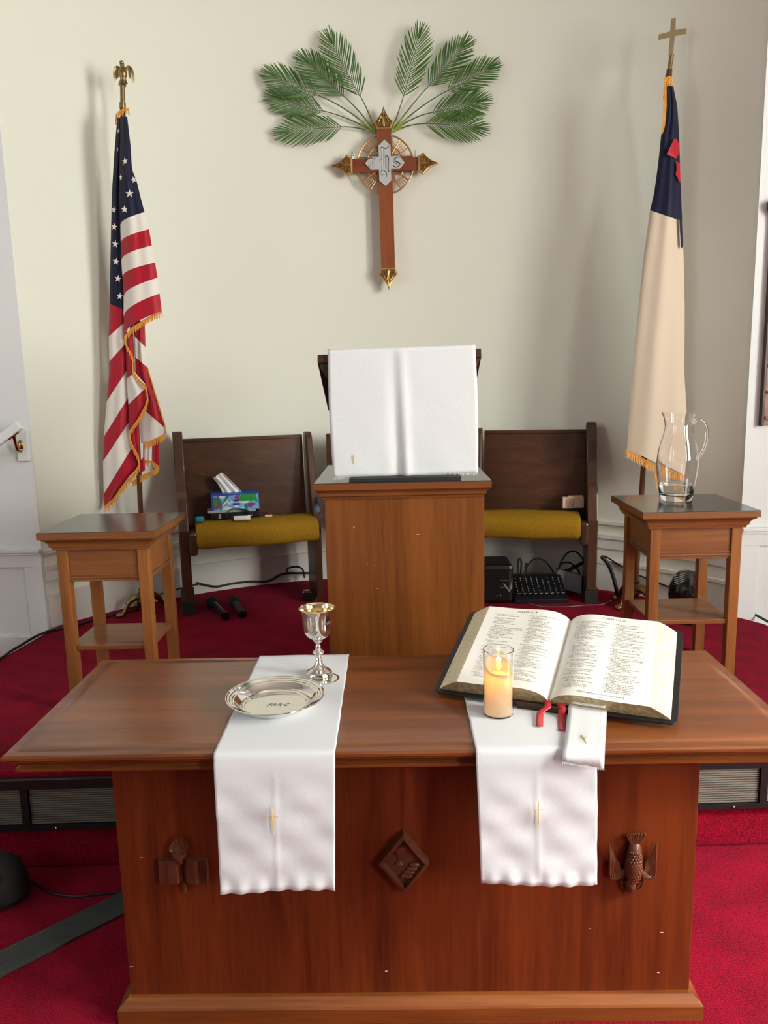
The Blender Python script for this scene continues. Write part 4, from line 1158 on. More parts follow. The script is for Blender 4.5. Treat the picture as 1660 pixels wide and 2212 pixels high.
# tiny figurine on the left arm
fg = thing('figurine', 'tiny white and green figurine standing on the left arm of the wall cross', 'figurine', (-.206, YC+.008, 2.6806))
lathe_obj('robe', [(0, 0), (.009, 0), (.0085, .008), (.0055, .019), (.004, .023), (0, .023)], -.206, YC+.008, 2.6806, WHITEP, fg, n=16)
lathe_obj('sash', [(.0072, .013), (.0078, .015), (.0072, .018), (.006, .019)], -.206, YC+.008, 2.6806, plain('green_paint', (.02, .25, .14), .5), fg, n=16)
MB().ell((-.206, YC+.008, 2.708), (.0045, .0045, .005), 12, 8).build('head', plain('dark_paint', (.05, .03, .03), .5), fg, smooth=60)

# ================================================================== palm fronds
def frond(base, S, E, sheath, label, off, seed, tone, LM=50, npair=20, bend=0.0):
    random.seed(seed); b_ = Vector(PW(*base, off*.8)); root = thing('palm_frond', label, 'palm frond', tuple(b_), group='palm fronds fanned out above the wall cross')
    # image-plane centre line: base -> S -> E
    b2 = np.array(base, float); s2 = np.array(S, float); e2 = np.array(E, float)
    ax = (e2-s2); L = np.linalg.norm(ax); ax /= L; pn = np.array([-ax[1], ax[0]])
    def rach(t): return s2+(e2-s2)*t+pn*bend*L*math.sin(math.pi*t)
    d0 = (rach(.05)-rach(0)); d0 /= np.linalg.norm(d0)
    ctrl = s2-d0*np.linalg.norm(s2-b2)*.45
    st = []
    for i in range(15):
        t = i/14; p = (1-t)**2*b2+2*t*(1-t)*ctrl+t*t*s2; st.append(PW(p[0], p[1], off*(.8+.2*t)))
    MB().tube(st, [.0042-.0018*i/14 for i in range(15)], 7).build('stem', FSTEM, root, smooth=60)
    MB().tube([Vector(p)+Vector((0, -.001, 0)) for p in st[:5]], [.0062, .006, .0055, .005, .0045], 7).build('sheath', FSHEATH, root, smooth=60)
    MB().tube([PW(*rach(i/14), off) for i in range(15)], [.0022-.0015*i/14 for i in range(15)], 6).build('midrib', FSTEM, root, smooth=60)
    lm = MB()
    for sd in (-1, 1):
        for i in range(npair):
            t = (i+.15*random.random())/(npair-1)
            p = rach(min(1, t)); prof = .74+.34*math.sin(math.pi*min(1, t*1.1+.05))-.10*max(0, t-.72)/.28+.12*t
            ang = math.radians(43-9*t-12*max(0, t-.8)/.2+random.uniform(-3, 3)); ln = LM*prof*random.uniform(.93, 1.05)
            d = ax*math.cos(ang)+pn*sd*math.sin(ang); nrm = np.array([-d[1], d[0]])
            wv = 1.55*random.uniform(.85, 1.15); curl = -sd*random.uniform(.04, .10)
            rows = []; o0 = off+random.uniform(-.004, .004); tip = random.uniform(-.010, .012)
            for k_ in range(7):
                s = k_/6; w = wv*(.30+.95*s**.7*(1-s)**.55*1.6) if s < 1 else .12
                c_ = p+d*ln*s+nrm*ln*curl*s*s
                dep = o0+.010*math.sin(s*2.6)+tip*s*s
                a_ = PW(*(c_-nrm*w), dep); m_ = PW(*c_, dep+.0018*(1-s)); b__ = PW(*(c_+nrm*w), dep)
                rows.append([a_, m_, b__])
            lm.grid(rows, random.choice([0, 0, 1, 2] if tone == 0 else [0, 1, 1, 2] if tone == 1 else [1, 2, 2]))
    for ta in (-.13, 0, .11):
        d = ax*math.cos(ta)+pn*math.sin(ta); nrm = np.array([-d[1], d[0]]); rows = []
        for k_ in range(7):
            s = k_/6; w = 1.4*(.30+.95*s**.7*(1-s)**.55*1.6) if s < 1 else .12
            c_ = rach(1)+d*LM*.72*s; rows.append([PW(*(c_-nrm*w), off+.004*s), PW(*c_, off+.002), PW(*(c_+nrm*w), off+.004*s)])
        lm.grid(rows, 0)
    o = lm.build('leaflets', FLEAF, root, smooth=50, fix=False)
    return root
def zl(x, y): return (560+x/5.533, 40+y/5.533)
def zr(x, y): return (830+x/5.929, 20+y/5.929)
BL, BR = zl(1398, 1372), zr(92, 1580)
frond(BL, zl(985, 1295), zl(370, 1355), 0, 'lowest palm frond on the left, pointing left just above the cross arm', .050, 11, 1, LM=55, bend=.015)
frond(BL, zl(765, 1105), zl(255, 960), 0, 'second lowest palm frond on the left side of the wall cross', .036, 12, 1, LM=53, bend=-.02)
frond(BL, zl(690, 912), zl(200, 690), 0, 'middle palm frond of the five on the left, reaching furthest left', .060, 13, 0, LM=53, bend=-.02)
frond(BL, zl(1010, 925), zl(600, 540), 0, 'second highest palm frond on the left side of the wall cross', .045, 14, 1, LM=56, bend=-.01)
frond(BL, zl(1210, 930), zl(880, 310), 0, 'highest palm frond on the left, nearly upright and darkest green', .070, 15, 0, LM=57, bend=-.015)
frond(BR, zr(530, 1465), zr(1140, 1515), 0, 'lowest palm frond on the right, pointing right just above the cross arm', .050, 16, 2, LM=56, bend=-.02)
frond(BR, zr(622, 1320), zr(1175, 1190), 0, 'second lowest palm frond on the right side of the wall cross', .036, 17, 0, LM=54, bend=.015)
frond(BR, zr(815, 1042), zr(1320, 765), 0, 'middle palm frond of the five on the right, reaching furthest right', .060, 18, 1, LM=52, bend=.01)
frond(BR, zr(572, 980), zr(990, 495), 0, 'second highest palm frond on the right side of the wall cross', .045, 19, 1, LM=53, bend=.01)
frond(BR, zr(250, 1112), zr(440, 385), 0, 'highest palm frond on the right, nearly upright and bushy', .070, 20, 2, LM=56, bend=.01)

# ================================================================== pew
def frame2(A, B):
    A = Vector((A[0], A[1], 0)); B = Vector((B[0], B[1], 0)); ex = (B-A).normalized(); ey = Vector((-ex.y, ex.x, 0)); return A, ex, ey, (B-A).length
pw = thing('pew', 'long dark brown wooden pew in three angled sections along the curved wall', 'pew', (-.02, 4.0, PL))
SECT = [((-1.045, 3.69), (-.402, 3.875)), ((-.402, 3.875), (.395, 3.88)), ((.395, 3.87), (.962, 3.775))]
def pmap(sec):
    A, ex, ey, L = frame2(*sec)
    def f(x, y, z): p = A+ex*x+ey*(y*.82); return (p.x, p.y, PL+z)
    return f, L
for si, sec in enumerate(SECT):
    f, L = pmap(sec)
    q = MB().box(.026, L-.026, .02, .30, .375, .40); q.map(f); q.build('seat', WPEW, pw, bevel=.003)
    q = MB().prism([(.285, .40), (.305, .40), (.365, .845), (.345, .845)], 'x', .026, L-.026); q.map(f); q.build('backrest', WPEW, pw, bevel=.002)
    q = MB().prism([(.335, .835), (.375, .835), (.378, .853), (.337, .853)], 'x', .026, L-.026); q.map(f); q.build('top_rail', WPEW, pw, bevel=.003)
def pew_end(sec, xc, th, hidden=False, low=False, foot=True):
    f, L = pmap(sec)
    pr = [(.03, 0), (.03, .31), (.025, .42), (.045, .47), (.075, .55), (.10, .575), (.150, .60), (.185, .64), (.215, .70), (.245, .80), (.275, .865), (.310, .893), (.350, .893), (.378, .865), (.385, .82), (.375, .4), (.36, 0)]
    if low: pr = [(.05, 0), (.05, .33), (.06, .42), (.10, .47), (.15, .56), (.26, .84), (.29, .868), (.36, .868), (.375, .84), (.37, .4), (.36, 0)]
    q = MB().prism(pr, 'x', xc-th/2, xc+th/2); q.map(f); o = q.build('end_panel' if not low else 'divider_panel', WPEWV, pw, bevel=.006)
    if foot:
        q = MB().box(xc-th/2-.008, xc+th/2+.008, .0, .375, 0, .065); q.map(f); q.build('foot_block', BLACKM, o, bevel=.003)
    return o
e1 = pew_end(SECT[0], 0, .05); pew_end(SECT[0], SECT and pmap(SECT[0])[1], .034, low=True, foot=False); pew_end(SECT[2], 0, .034, low=True, foot=False); e2 = pew_end(SECT[2], pmap(SECT[2])[1], .05)
for sec, x, e_, s_ in ((SECT[0], .042, e1, 1), (SECT[2], pmap(SECT[2])[1]-.042, e2, -1)):
    f, L = pmap(sec); q = MB().box(x-.020, x+.020, -.02, .10, .300, .415); q.map(f); q.build('seat_rail_end', WPEWV, e_, bevel=.012)
def cushion(sec, x0, x1, label):
    f, L = pmap(sec); rows = []
    prof = [(.01, .328), (-.012, .330), (-.026, .345), (-.030, .370), (-.026, .398), (-.010, .420), (.02, .434), (.08, .444), (.16, .447), (.24, .443), (.268, .432), (.272, .418), (.26, .408), (.012, .404), (.008, .395)]
    N = 40
    for i in range(N+1):
        t = i/N; e_ = min(1, min(t, 1-t)/.04); sc_ = .90+.10*math.sin(e_*math.pi/2)
        rows.append([(x0+(x1-x0)*t, .10+(y-.10)*sc_, .40+(z-.40)*(sc_)+.002*math.sin(t*9+y*20)) for y, z in prof+[prof[0]]])
    m = MB().grid(rows); n_ = len(prof)+1
    m.f.append(tuple(range(n_-1))); m.m.append(0); m.f.append(tuple(N*n_+j for j in range(n_-1))[::-1]); m.m.append(0)
    m.map(f); o = m.build('seat_cushion', MUST, None, smooth=60); tag(o, label, 'cushion', 'mustard seat cushions on the pew'); return o
cushion(SECT[0], .058, pmap(SECT[0])[1]-.004, 'mustard yellow seat cushion left of the pulpit, in front of the tissue box')
cushion(SECT[2], .02, pmap(SECT[2])[1]-.060, 'mustard yellow seat cushion on the pew right of the pulpit')

# ---- things on the left seat
ZS = PL+.447
f0, L0 = pmap(SECT[0])
def onseat(u, v0, vz=None, Y=None): pass
def boxpx(name, label, cat, ul, ur, vb, vt, Y, depth, mats, bevel=.001, z0=None, rot=0, group=None):
    a, b, c_ = PY(ul, vb, Y), PY(ur, vb, Y), PY(ul, vt, Y)
    zb = a[2] if z0 is None else z0
    x0, x1 = a[0], b[0]; h = c_[2]-a[2]
    m = MB().box(x0, x1, Y, Y+depth, zb, zb+h)
    cx, cy = x0, Y; r = math.radians(rot); 
    m.map(lambda x, y, z: (cx+(x-cx)*math.cos(r)-(y-cy)*math.sin(r), cy+(x-cx)*math.sin(r)+(y-cy)*math.cos(r), z))
    return m, (x0, x1, zb, zb+h, r)
YB = 3.85
m, (x0, x1, zb, zt, r) = boxpx('', '', '', 456, 561, 1127, 1110, YB, .13, None, rot=14)
zb = ZS; zt = ZS+.042; X0b, W_ = x0, (x1-x0)
def loc(r, cx, cy): return lambda x, y, z: (cx+(x)*math.cos(r)-(y)*math.sin(r), cy+(x)*math.sin(r)+(y)*math.cos(r), z)
lf = loc(math.radians(14), x0+.0, YB)
bk = thing('black_book', 'thick black book lying on the pew under the tissue box', 'book', lf(W_/2, .06, ZS))
MB().box(.0, W_, .0, .125, ZS, ZS+.036).map(lf).build('cover', BLACKP, bk, bevel=.003)
MB().box(.004, W_-.003, .002, .122, ZS+.004, ZS+.031).map(lf).map(lambda x, y, z: (x+.004, y, z)).build('pages', BLACKM, bk)
vs, fs = text_mesh('Bible', .020, shear=.4); m = MB().add([lf(.052-y, -.0006, ZS+.006+x*.6) for x, y, z in vs], fs); m.build('spine_lettering', WHITEP, bk, fix=False)
MB().box(.185, .210, -.0006, 0, ZS+.014, ZS+.018).map(lf).build('white_label', WHITEP, bk)
gb = MB().box(-.012, W_-.02, .004, .11, ZS+.0362, ZS+.047).map(lf).build('thin_book', plain('silver_grey_cover', (.42, .42, .41), .35), None, bevel=.001)
tag(gb, 'thin silver grey book lying between the tissue box and the black book', 'book')
# tissue box
zt0 = ZS+.0472
a, b = PY(457, 1104, YB), PY(557.5, 1104, YB); TW = (b[0]-a[0])*1.02; tf = loc(math.radians(14), a[0]+.0, YB+.004)
TB = thing('tissue_box', 'blue and green patterned tissue box with a white tissue, on the left of the pew', 'tissue box', tf(TW/2, .055, zt0))
TH = .083; TDp = .115
def patt():
    m, n, l, b = nm('tissue_pattern')
    tc = n.new('ShaderNodeTexCoord'); no = n.new('ShaderNodeTexNoise'); no.inputs['Scale'].default_value = 14; no.inputs['Detail'].default_value = 1; no.inputs['Distortion'].default_value = 1.5
    l.new(tc.outputs['Object'], no.inputs['Vector'])
    r = n.new('ShaderNodeValToRGB'); r.color_ramp.interpolation = 'CONSTANT'
    els = [(0, (.02, .22, .20)), (.38, (.75, .78, .72)), (.44, (.14, .42, .75)), (.56, (.03, .33, .10)), (.62, (.28, .06, .20)), (.68, (.14, .42, .75))]
    for i, (p, c_) in enumerate(els):
        e_ = r.color_ramp.elements[i] if i < 2 else r.color_ramp.elements.new(p)
        e_.position = p; e_.color = (*c_, 1)
    l.new(no.outputs['Fac'], r.inputs['Fac']); l.new(r.outputs['Color'], b.inputs['Base Color']); b.inputs['Roughness'].default_value = .45
    return m
BLUEB = plain('box_blue', (.02, .08, .35), .4)
MB().box(0, TW, 0, TDp, zt0, zt0+TH).map(tf).build('carton', BLUEB, TB, bevel=.001)
PCOL = {'sky': (.16, .42, .74), 'green': (.02, .28, .06), 'teal': (.01, .20, .17), 'plum': (.25, .05, .17), 'cream': (.72, .73, .66), 'navy': (.01, .06, .32), 'white': (.85, .85, .87)}
PM = [plain('print_'+k_, c_, .45) for k_, c_ in PCOL.items()]; PI = {k_: i for i, k_ in enumerate(PCOL)}
pan = MB()
def zp_(x, y): return ((x-412)/(1295-412)*TW, (805-y)/(805-490)*TH)   # zoom px -> face coords
def pp(pts, col, d):
    pan.poly([tf(*[zp_(x, y)[0]], -.0003-.00012*d, zt0+zp_(x, y)[1]) for x, y in pts], PI[col])
pp([(443, 525), (1280, 510), (1288, 798), (455, 805)], 'sky', 1)
pp([(445, 540), (500, 540), (560, 590), (605, 640), (600, 700), (560, 760), (500, 780), (455, 785)], 'plum', 2)
pp([(462, 570), (510, 570), (530, 640), (520, 740), (470, 755)], 'green', 3)
pp([(560, 525), (680, 525), (640, 575), (585, 572)], 'cream', 2)
pp([(525, 525), (555, 525), (575, 590), (612, 660), (560, 650), (535, 600)], 'teal', 4)
pp([(700, 520), (745, 520), (700, 590), (640, 670), (610, 740), (590, 800), (565, 800), (575, 720), (620, 650), (670, 580)], 'teal', 4)
pp([(740, 600), (705, 640), (650, 690), (605, 735), (612, 690), (660, 640), (700, 605)], 'cream', 5)
pp([(700, 650), (735, 640), (770, 705), (735, 690)], 'cream', 5)
pp([(660, 800), (600, 790), (640, 745), (700, 725), (785, 760), (740, 800)], 'cream', 3)
pp([(870, 520), (950, 515), (925, 580), (895, 610), (835, 565)], 'plum', 3)
pp([(960, 515), (1240, 512), (1260, 640), (1275, 690), (1190, 630), (1150, 650), (1060, 640), (960, 650), (925, 600)], 'green', 4)
pp([(985, 640), (1100, 640), (1110, 668), (1020, 690), (1040, 745), (1000, 725), (985, 690)], 'cream', 5)
pp([(1015, 680), (1065, 690), (1085, 760), (1070, 795), (1040, 790), (1010, 730)], 'teal', 6)
pp([(1075, 680), (1180, 680), (1260, 710), (1190, 730), (1130, 775), (1090, 760)], 'plum', 7)
pp([(945, 760), (990, 745), (1010, 780), (960, 780)], 'cream', 6)
pp([(820, 725), (915, 722), (900, 750), (860, 758)], 'white', 6)
pp([(805, 597), (932, 595), (935, 715), (807, 718)], 'navy', 8)
pan.build('printed_pattern', PM, TB, fix=False)
vs, fs = text_mesh('Kleenex', .0175, 'CENTER', shear=.15, bold=.0005)
cx1, cz1 = zp_(870, 668); MB().add([tf(cx1+x, -.0016, zt0+cz1+y) for x, y, z in vs], fs).build('lettering', WHITEP, TB, fix=False)
# tissue: pleated sheet
rows = []
for i in range(15):
    t = i/14
    xl = .062-.046*t; xr = .158-.085*t**1.1
    row = []
    for j in range(25):
        q_ = j/24; x = xl+(xr-xl)*q_; y = .055+.012*math.sin(q_*16+t*1.2)*(.35+.65*(1-abs(t-.5)))
        row.append(tf(x, y, zt0+TH-.002+.118*t-(.040*(1-q_)*t**2)-.020*max(0, q_-.7)*t*3))
    rows.append(row)
MB().grid(rows).build('tissue', cloth('tissue_paper', (.86, .86, .87), crease=.3), TB, smooth=80, solid=.0006, fix=False)
# white and black rolled tube in front
p1, p2 = Vector(PY(506, 1120, YB-.028)), Vector(PY(541, 1117, YB-.020)); 
for p in (p1, p2): p.z = ZS+.0135
d = (p2-p1).normalized()
rt = thing('marker_tube', 'short white and black tube lying before the black book on the pew', 'tube', tuple((p1+p2)/2)[:2]+(ZS,))
MB().tube([p1, p2], .012, 20).build('white_barrel', WHITEP, rt, smooth=50)
MB().tube([p1-d*.010, p1], .0128, 20).build('black_cap', BLACKP, rt, smooth=50)
stp = MB(); P = spline([lf(.075, -.03, ZS+.012), lf(.085, -.012, ZS+.040), lf(.11, -.004, ZS+.052), lf(.16, -.012, ZS+.046), lf(.20, -.03, ZS+.03)], 6)
stp.grid([[tuple(p+Vector((0, -.0, .0))), tuple(p+Vector((.004, .014, .004)))] for p in P])
MBs = stp.build('black_strap', BLACKM, None, solid=.002, fix=False, smooth=60); tag(MBs, 'black strap looped over the black book in front of the tissue box', 'strap')
# teal sponge / case
a = PY(432, 1134, 3.80)
sp_ = MB().box(a[0]-.022, a[0]+.022, 3.79, 3.82, ZS-.002+.003, ZS+.030).build('teal_case', plain('teal_plastic', (.01, .35, .45), .4), None, bevel=.009); tag(sp_, 'small bright teal case at the left end of the pew seat', 'case')
# spectacles
sg = thing('eyeglasses', 'folded dark red eyeglasses lying on the pew right of the tissue box', 'glasses', PY(572, 1117, 3.95)[:2]+(ZS,))
g0 = Vector(PY(565, 1112, 3.95)); g0.z = ZS+.012
q = MB()
for dx_ in (0, .034): q.tube([g0+Vector((dx_+.014*math.cos(a), .0, .011*math.sin(a))) for a in [i*math.pi/8 for i in range(17)]], .0013, 6)
q.build('frame', plain('dark_red_plastic', (.12, .01, .015), .3), sg, smooth=60)
MB().tube([g0+Vector((-.014, 0, .004)), g0+Vector((-.01, .05, .004)), g0+Vector((.05, .055, -.004))], .0012, 6).build('temple', MATS['dark_red_plastic'], sg)
a = PY(580, 1120, 3.93); o = MB().box(a[0]-.018, a[0]+.018, 3.93, 3.955, ZS+.0005, ZS+.008).build('eraser', plain('cream_rubber', (.75, .62, .42), .6), None, bevel=.002); tag(o, 'small cream block on the pew cushion right of the tissue box', 'block')
# spray bottle beside the divider
a = PY(685, 1120, 3.94); SBX, SBY = a[0], 3.965; zsb = ZS+.003
sb = thing('spray_bottle', 'small dark blue spray bottle standing beside the pew divider', 'bottle', (SBX, SBY, zsb))
lathe_obj('bottle', [(0, 0), (.014, 0), (.0155, .002), (.0155, .048), (.012, .056), (.007, .060), (0, .060)], SBX, SBY, zsb, plain('blue_bottle', (.02, .03, .10), .15), sb, n=24)
lathe_obj('label', [(.0157, .012), (.0157, .040)], SBX, SBY, zsb, plain('bottle_label', (.10, .13, .2), .5), sb, n=24)
lathe_obj('spray_cap', [(0, .060), (.008, .060), (.008, .070), (.0055, .072), (.005, .090), (0, .090)], SBX, SBY, zsb, BLACKP, sb, n=20)
# small boxed book at the right end of the right seat
f2, L2 = pmap(SECT[2])
a, b = PY(1217, 1106, 3.93), PY(1264, 1106, 3.93); zz0 = a[2]
bb = thing('black_notebook', 'black book lying flat beneath the beige booklet at the pew right end', 'book', (b[0], 3.98, ZS)); MB().box(b[0]-.075, b[0]-.004, 3.94, 4.03, ZS, ZS+.014).build('cover', BLACKP, bb, bevel=.001)
CREAMB = plain('beige_cover', (.62, .47, .36), .6)
bb2 = thing('beige_booklet', 'beige booklet with brown picture propped at the right end of the pew', 'book', ((a[0]+b[0])/2, 3.95, ZS+.015))
MB().box(a[0], b[0]-.004, 3.935, 3.965, ZS+.0145, ZS+.070).build('cover', CREAMB, bb2, bevel=.001)
MB().box(a[0]+.012, a[0]+.058, 3.9345, 3.935, ZS+.018, ZS+.064).build('picture', plain('brown_print', (.36, .22, .15), .6, var=.3, bscale=60), bb2)
MB().box(a[0]+.03, b[0]-.008, 3.94, 3.962, ZS+.0702, ZS+.076).build('loose_paper', CREAMB, bb2)

# ================================================================== handrail at left
hr = thing('handrail', 'white wooden handrail descending to the left on brass bracket', 'handrail', PY(40, 905, 3.44))
a, b = Vector(PY(43, 917, 3.44)), Vector(PY(-60, 995, 3.44)); d = (b-a).normalized(); up = Vector((0, 1, 0)).cross(d); up = up if up.z > 0 else -up
vs = []
for p in (a, b+d*.5):
    for s1, s2 in ((-1, -1), (1, -1), (1, 1), (-1, 1)): vs.append(p+up*.021*s1+Vector((0, .017*s2, 0)))
MB().add(vs, [(0, 1, 2, 3), (4, 7, 6, 5), (0, 4, 5, 1), (1, 5, 6, 2), (2, 6, 7, 3), (3, 7, 4, 0)]).build('rail', PAINTW, hr, bevel=.005)
a1, a2 = PY(41, 930, 3.53), PY(66, 994, 3.53)
MB().box(-1.736, -1.678, 3.508, 3.5295, 1.198, 1.343).build('backplate', PAINTW, hr, bevel=.006)
q = MB(); w0 = Vector((-1.712, 3.507, 1.268)); t0 = a-up*.021+d*.055
q.ell(tuple(w0+Vector((0, -.004, .006))), (.014, .008, .024), 16, 10)
q.tube(spline([w0+Vector((0, -.006, -.02)), w0+Vector((-.004, -.03, -.012)), (w0+t0)/2+Vector((0, -.02, -.002)), t0], 5), [.009, .0085, .008, .0075, .007, .0065, .006, .006, .006, .006, .0065, .007, .0075, .008, .009, .010], 12)
q.tube([t0-d*.028-up*.002, t0+d*.028-up*.002], .008, 10, flat=.5)
q.build('brass_bracket', plain('polished_brass', (.55, .36, .12), .12, 1.0), hr, smooth=50)

# ================================================================== hymn board at right
hb = thing('hymn_board', 'brown wooden hymn number board on white wall, cut off by the right edge', 'board', (1.87, 3.52, 1.295))
MB().box(1.634, 2.10, 3.507, 3.528, 1.295, 2.20).build('backboard', WHYMN, hb)
q = MB().box(1.628, 1.640, 3.499, 3.528, 1.290, 2.20).box(2.094, 2.106, 3.499, 3.528, 1.290, 2.20); q.build('frame', DARKW, hb, bevel=.002)
MB().prism([(1.608, 2.245), (1.608, 2.215), (1.632, 2.185), (2.102, 2.185), (2.126, 2.215), (2.126, 2.245), (1.867, 2.33)], 'y', 3.485, 3.528).build('crown', DARKW, hb, bevel=.003)
for z in (1.325, 1.440, 1.553, 1.668, 1.780, 1.895, 2.01, 2.12):
    MB().box(1.642, 2.092, 3.492, 3.506, z-.006, z+.008).build('rail', WHYMN, hb, bevel=.004)

# ================================================================== things under the pew
# audio mixer
a, b = PZ(1113, 1305, PL), PZ(1232, 1308, PL); mx0, mx1, my = a[0], b[0], a[1]
mz = thing('audio_mixer', 'black audio mixer with rows of white marked knobs under the right of the pew', 'mixer', ((mx0+mx1)/2, my+.1, PL))
W_ = mx1-mx0; slope = .42
q = MB().prism([(my, PL+.001), (my, PL+.022), (my+.19, PL+.022+.19*slope), (my+.22, PL+.022+.19*slope), (my+.22, PL+.001)], 'x', mx0, mx1); q.build('case', BLACKP, mz, bevel=.002)
kz = lambda t: (my+.012+t*.17, PL+.022+(.012+t*.17)*slope)
MARK = plain('white_marking', (.75, .78, .78), .5)
kn = None
for c_ in range(9):
    x = mx0+.022+c_*(W_-.044)/8
    mk = MB()
    for i in range(7):
        y, z = kz(.28+i*.095)
        if (c_+i) % 6 == 5: continue
        km = MB().lathe([(0, 0), (.0045, 0), (.0038, .007), (0, .007)], x, y, 10, z0=z).build('knob', BLACKP, mz, smooth=40)
        mk.box(x-.0010, x+.0010, y-.0045, y-.001, z+.004, z+.0078)
    y, z = kz(.12); fm = MB().box(x-.004, x+.004, y-.006, y+.006, z+.001, z+.009).build('fader', BLACKP, mz)
    mk.box(x-.004, x+.004, y-.0012, y+.0012, z+.009, z+.0098); y, z = kz(.2); mk.box(x+.006, x+.014, y-.0008, y+.0008, z+.0005, z+.0011)
    mk.build('marking', MARK, mz)
# amplifier case by the pulpit
a = PZ(1052, 1300, PL); ax_, ay_ = .417, 3.80
am = thing('amplifier', 'black amplifier case with thin grey lines, left of the mixer under the pew', 'amplifier', (ax_+.09, ay_+.1, PL))
MB().box(ax_, ax_+.158, ay_, ay_+.22, PL+.001, PL+.20).build('case', BLACKP, am, bevel=.02)
q = MB()
for z in (.085, .12): q.box(ax_+.09, ax_+.130, ay_-.001, ay_, PL+z, PL+z+.002)
q.box(ax_+.138, ax_+.141, ay_-.001, ay_, PL+.06, PL+.17)
q.box(ax_+.07, ax_+.08, ay_-.001, ay_, PL+.040, PL+.044).box(ax_+.09, ax_+.096, ay_-.001, ay_, PL+.038, PL+.048)
q.build('panel_lines', plain('grey_line', (.25, .27, .27), .5), am)
mc = MB(); s0 = Vector((ax_+.20, ay_+.04, PL)); mcn = thing('gooseneck_microphone', 'thin black gooseneck microphone leaning beside the amplifier case', 'microphone', tuple(s0))
mc.tube([s0+Vector((0, 0, .002)), s0+Vector((.008, 0, .09)), s0+Vector((.024, 0, .175))], .0022, 8); mc.build('neck', BLACKM, mcn, smooth=50)
MB().tube([s0+Vector((.024, 0, .175)), s0+Vector((.030, 0, .20))], .006, 10).build('capsule', BLACKM, mcn, smooth=50)
MB().lathe([(0, 0), (.02, 0), (.018, .01), (0, .012)], s0.x, s0.y, 20, z0=PL).build('foot', BLACKM, mcn, smooth=50)
# white papers
def paper(name, label, cat, pts, col):
    o = MB().poly(pts).build(name, plain(name+'_m', col, .6), None, solid=.002, fix=False); tag(o, label, cat)
a = Vector(PY(1088, 1262, 3.80)); paper('plastic_bag', 'crumpled grey plastic bag beside the amplifier case under the pew', 'bag', [a+Vector((0, 0, 0)), a+Vector((.03, 0, -.04)), a+Vector((.045, 0, -.02)), a+Vector((.045, .01, .05)), a+Vector((.02, .01, .07))], (.25, .27, .27))
o = MB().box(.83, .955, 3.98, 4.02, PL+.03, PL+.13).map(lambda x, y, z: (x, y+(x-.83)*-.2, z-(x-.83)*.25)).build('white_box', plain('bluish_card', (.30, .33, .38), .6), None, bevel=.002); tag(o, 'pale carton standing under the pew behind the audio mixer cables', 'box')
# power strip / black gear behind the mixer
o = MB().box(.44, .80, 4.06, 4.10, PL+.001, PL+.075).build('equipment_case', BLACKM, None, bevel=.006); tag(o, 'low black case against the wall behind the audio mixer', 'case')
def cable(label, pts, r=.0045, mats=RUBBER):
    o = MB().tube(spline(pts, 8), r, 8).build('cable', mats, None, smooth=60); tag(o, label, 'cable'); return o
YK = 4.03
def ky(lst, Y=YK): return [PY(u, v, Y) for u, v in lst]
cable('black cable arching above the audio mixer in one high loop', [PY(1137, 1240, YK), PY(1140, 1222, YK), PY(1157, 1207, YK), PY(1178, 1212, YK), PY(1195, 1235, YK), PY(1204, 1256, YK)])
cable('thin black upright cable loop left of the arching mixer cable', [PY(1119, 1240, YK-.02), PY(1120, 1212, YK-.02), PY(1124, 1207, YK-.02), PY(1127, 1215, YK-.02), PY(1125, 1242, YK-.02)])
cable('black cable looping up behind the right end of the mixer', [PY(1205, 1245, YK-.03), PY(1212, 1215, YK-.03), PY(1228, 1194, YK-.03), PY(1245, 1192, YK-.03), PY(1262, 1210, YK-.03), PY(1272, 1225, YK-.03)])
cable('black cable hanging in a low curve between mixer and pew end', [PY(1204, 1232, 3.98), PY(1216, 1217, 3.98), PY(1232, 1216, 3.98), PY(1248, 1230, 3.98), PY(1256, 1250, 3.98), PY(1257, 1268, 3.98)])
cable('thick black lead slanting up to the right pew end', [PY(1215, 1237, 4.0), PY(1240, 1226, 4.0), PY(1268, 1211, 4.0)], .010)
cable('thin grey wire curving across the red carpet in front of the mixer', [PZ(1140, 1302, PL+.004), PZ(1170, 1310, PL+.004), PZ(1220, 1311, PL+.004), PZ(1270, 1307, PL+.004), PZ(1300, 1306, PL+.004), PZ(1325, 1295, PL+.004)], .0018, plain('grey_wire', (.2, .2, .2), .4))
YL = 4.14
def wal(u, v, off=.03): return PW(u, v, off)
cable('black cable sagging along the apse wall under the left of the pew', [wal(425, 1259), wal(445, 1264), wal(470, 1267), wal(500, 1261), wal(540, 1256), wal(580, 1255), wal(610, 1240, .06), wal(650, 1238, .06), wal(690, 1238, .06)], .006)
cable('black cable curling upward beside the pew divider', [PW(620, 1236, .09), PW(622, 1228, .09), PW(640, 1224, .09), PW(654, 1230, .09), PW(658, 1248, .09)], .005)
P_ = [(-60, 1455), (0, 1425), (20, 1411), (45, 1396), (75, 1378), (110, 1364)]
cable('long black cable running along the left edge of the carpeted platform', [PZ(u, v-2, PL+.008) for u, v in P_]+[PZ(160, 1352, PL+.008), PZ(200, 1340, PL+.008), PZ(250, 1327, PL+.008), PZ(300, 1316, PL+.008)], .006)
cable('black cable leaving the left pew end toward the flag stand', [PW(428, 1262, .05), PW(400, 1268, .05), PW(360, 1280, .06), PW(345, 1284, .05)], .004)
cable('black cable running along the wall behind the right side table', [PW(u, v, .035) for u, v in ((1300, 1201), (1312, 1204), (1335, 1218), (1375, 1240), (1430, 1262), (1480, 1280))], .0045)
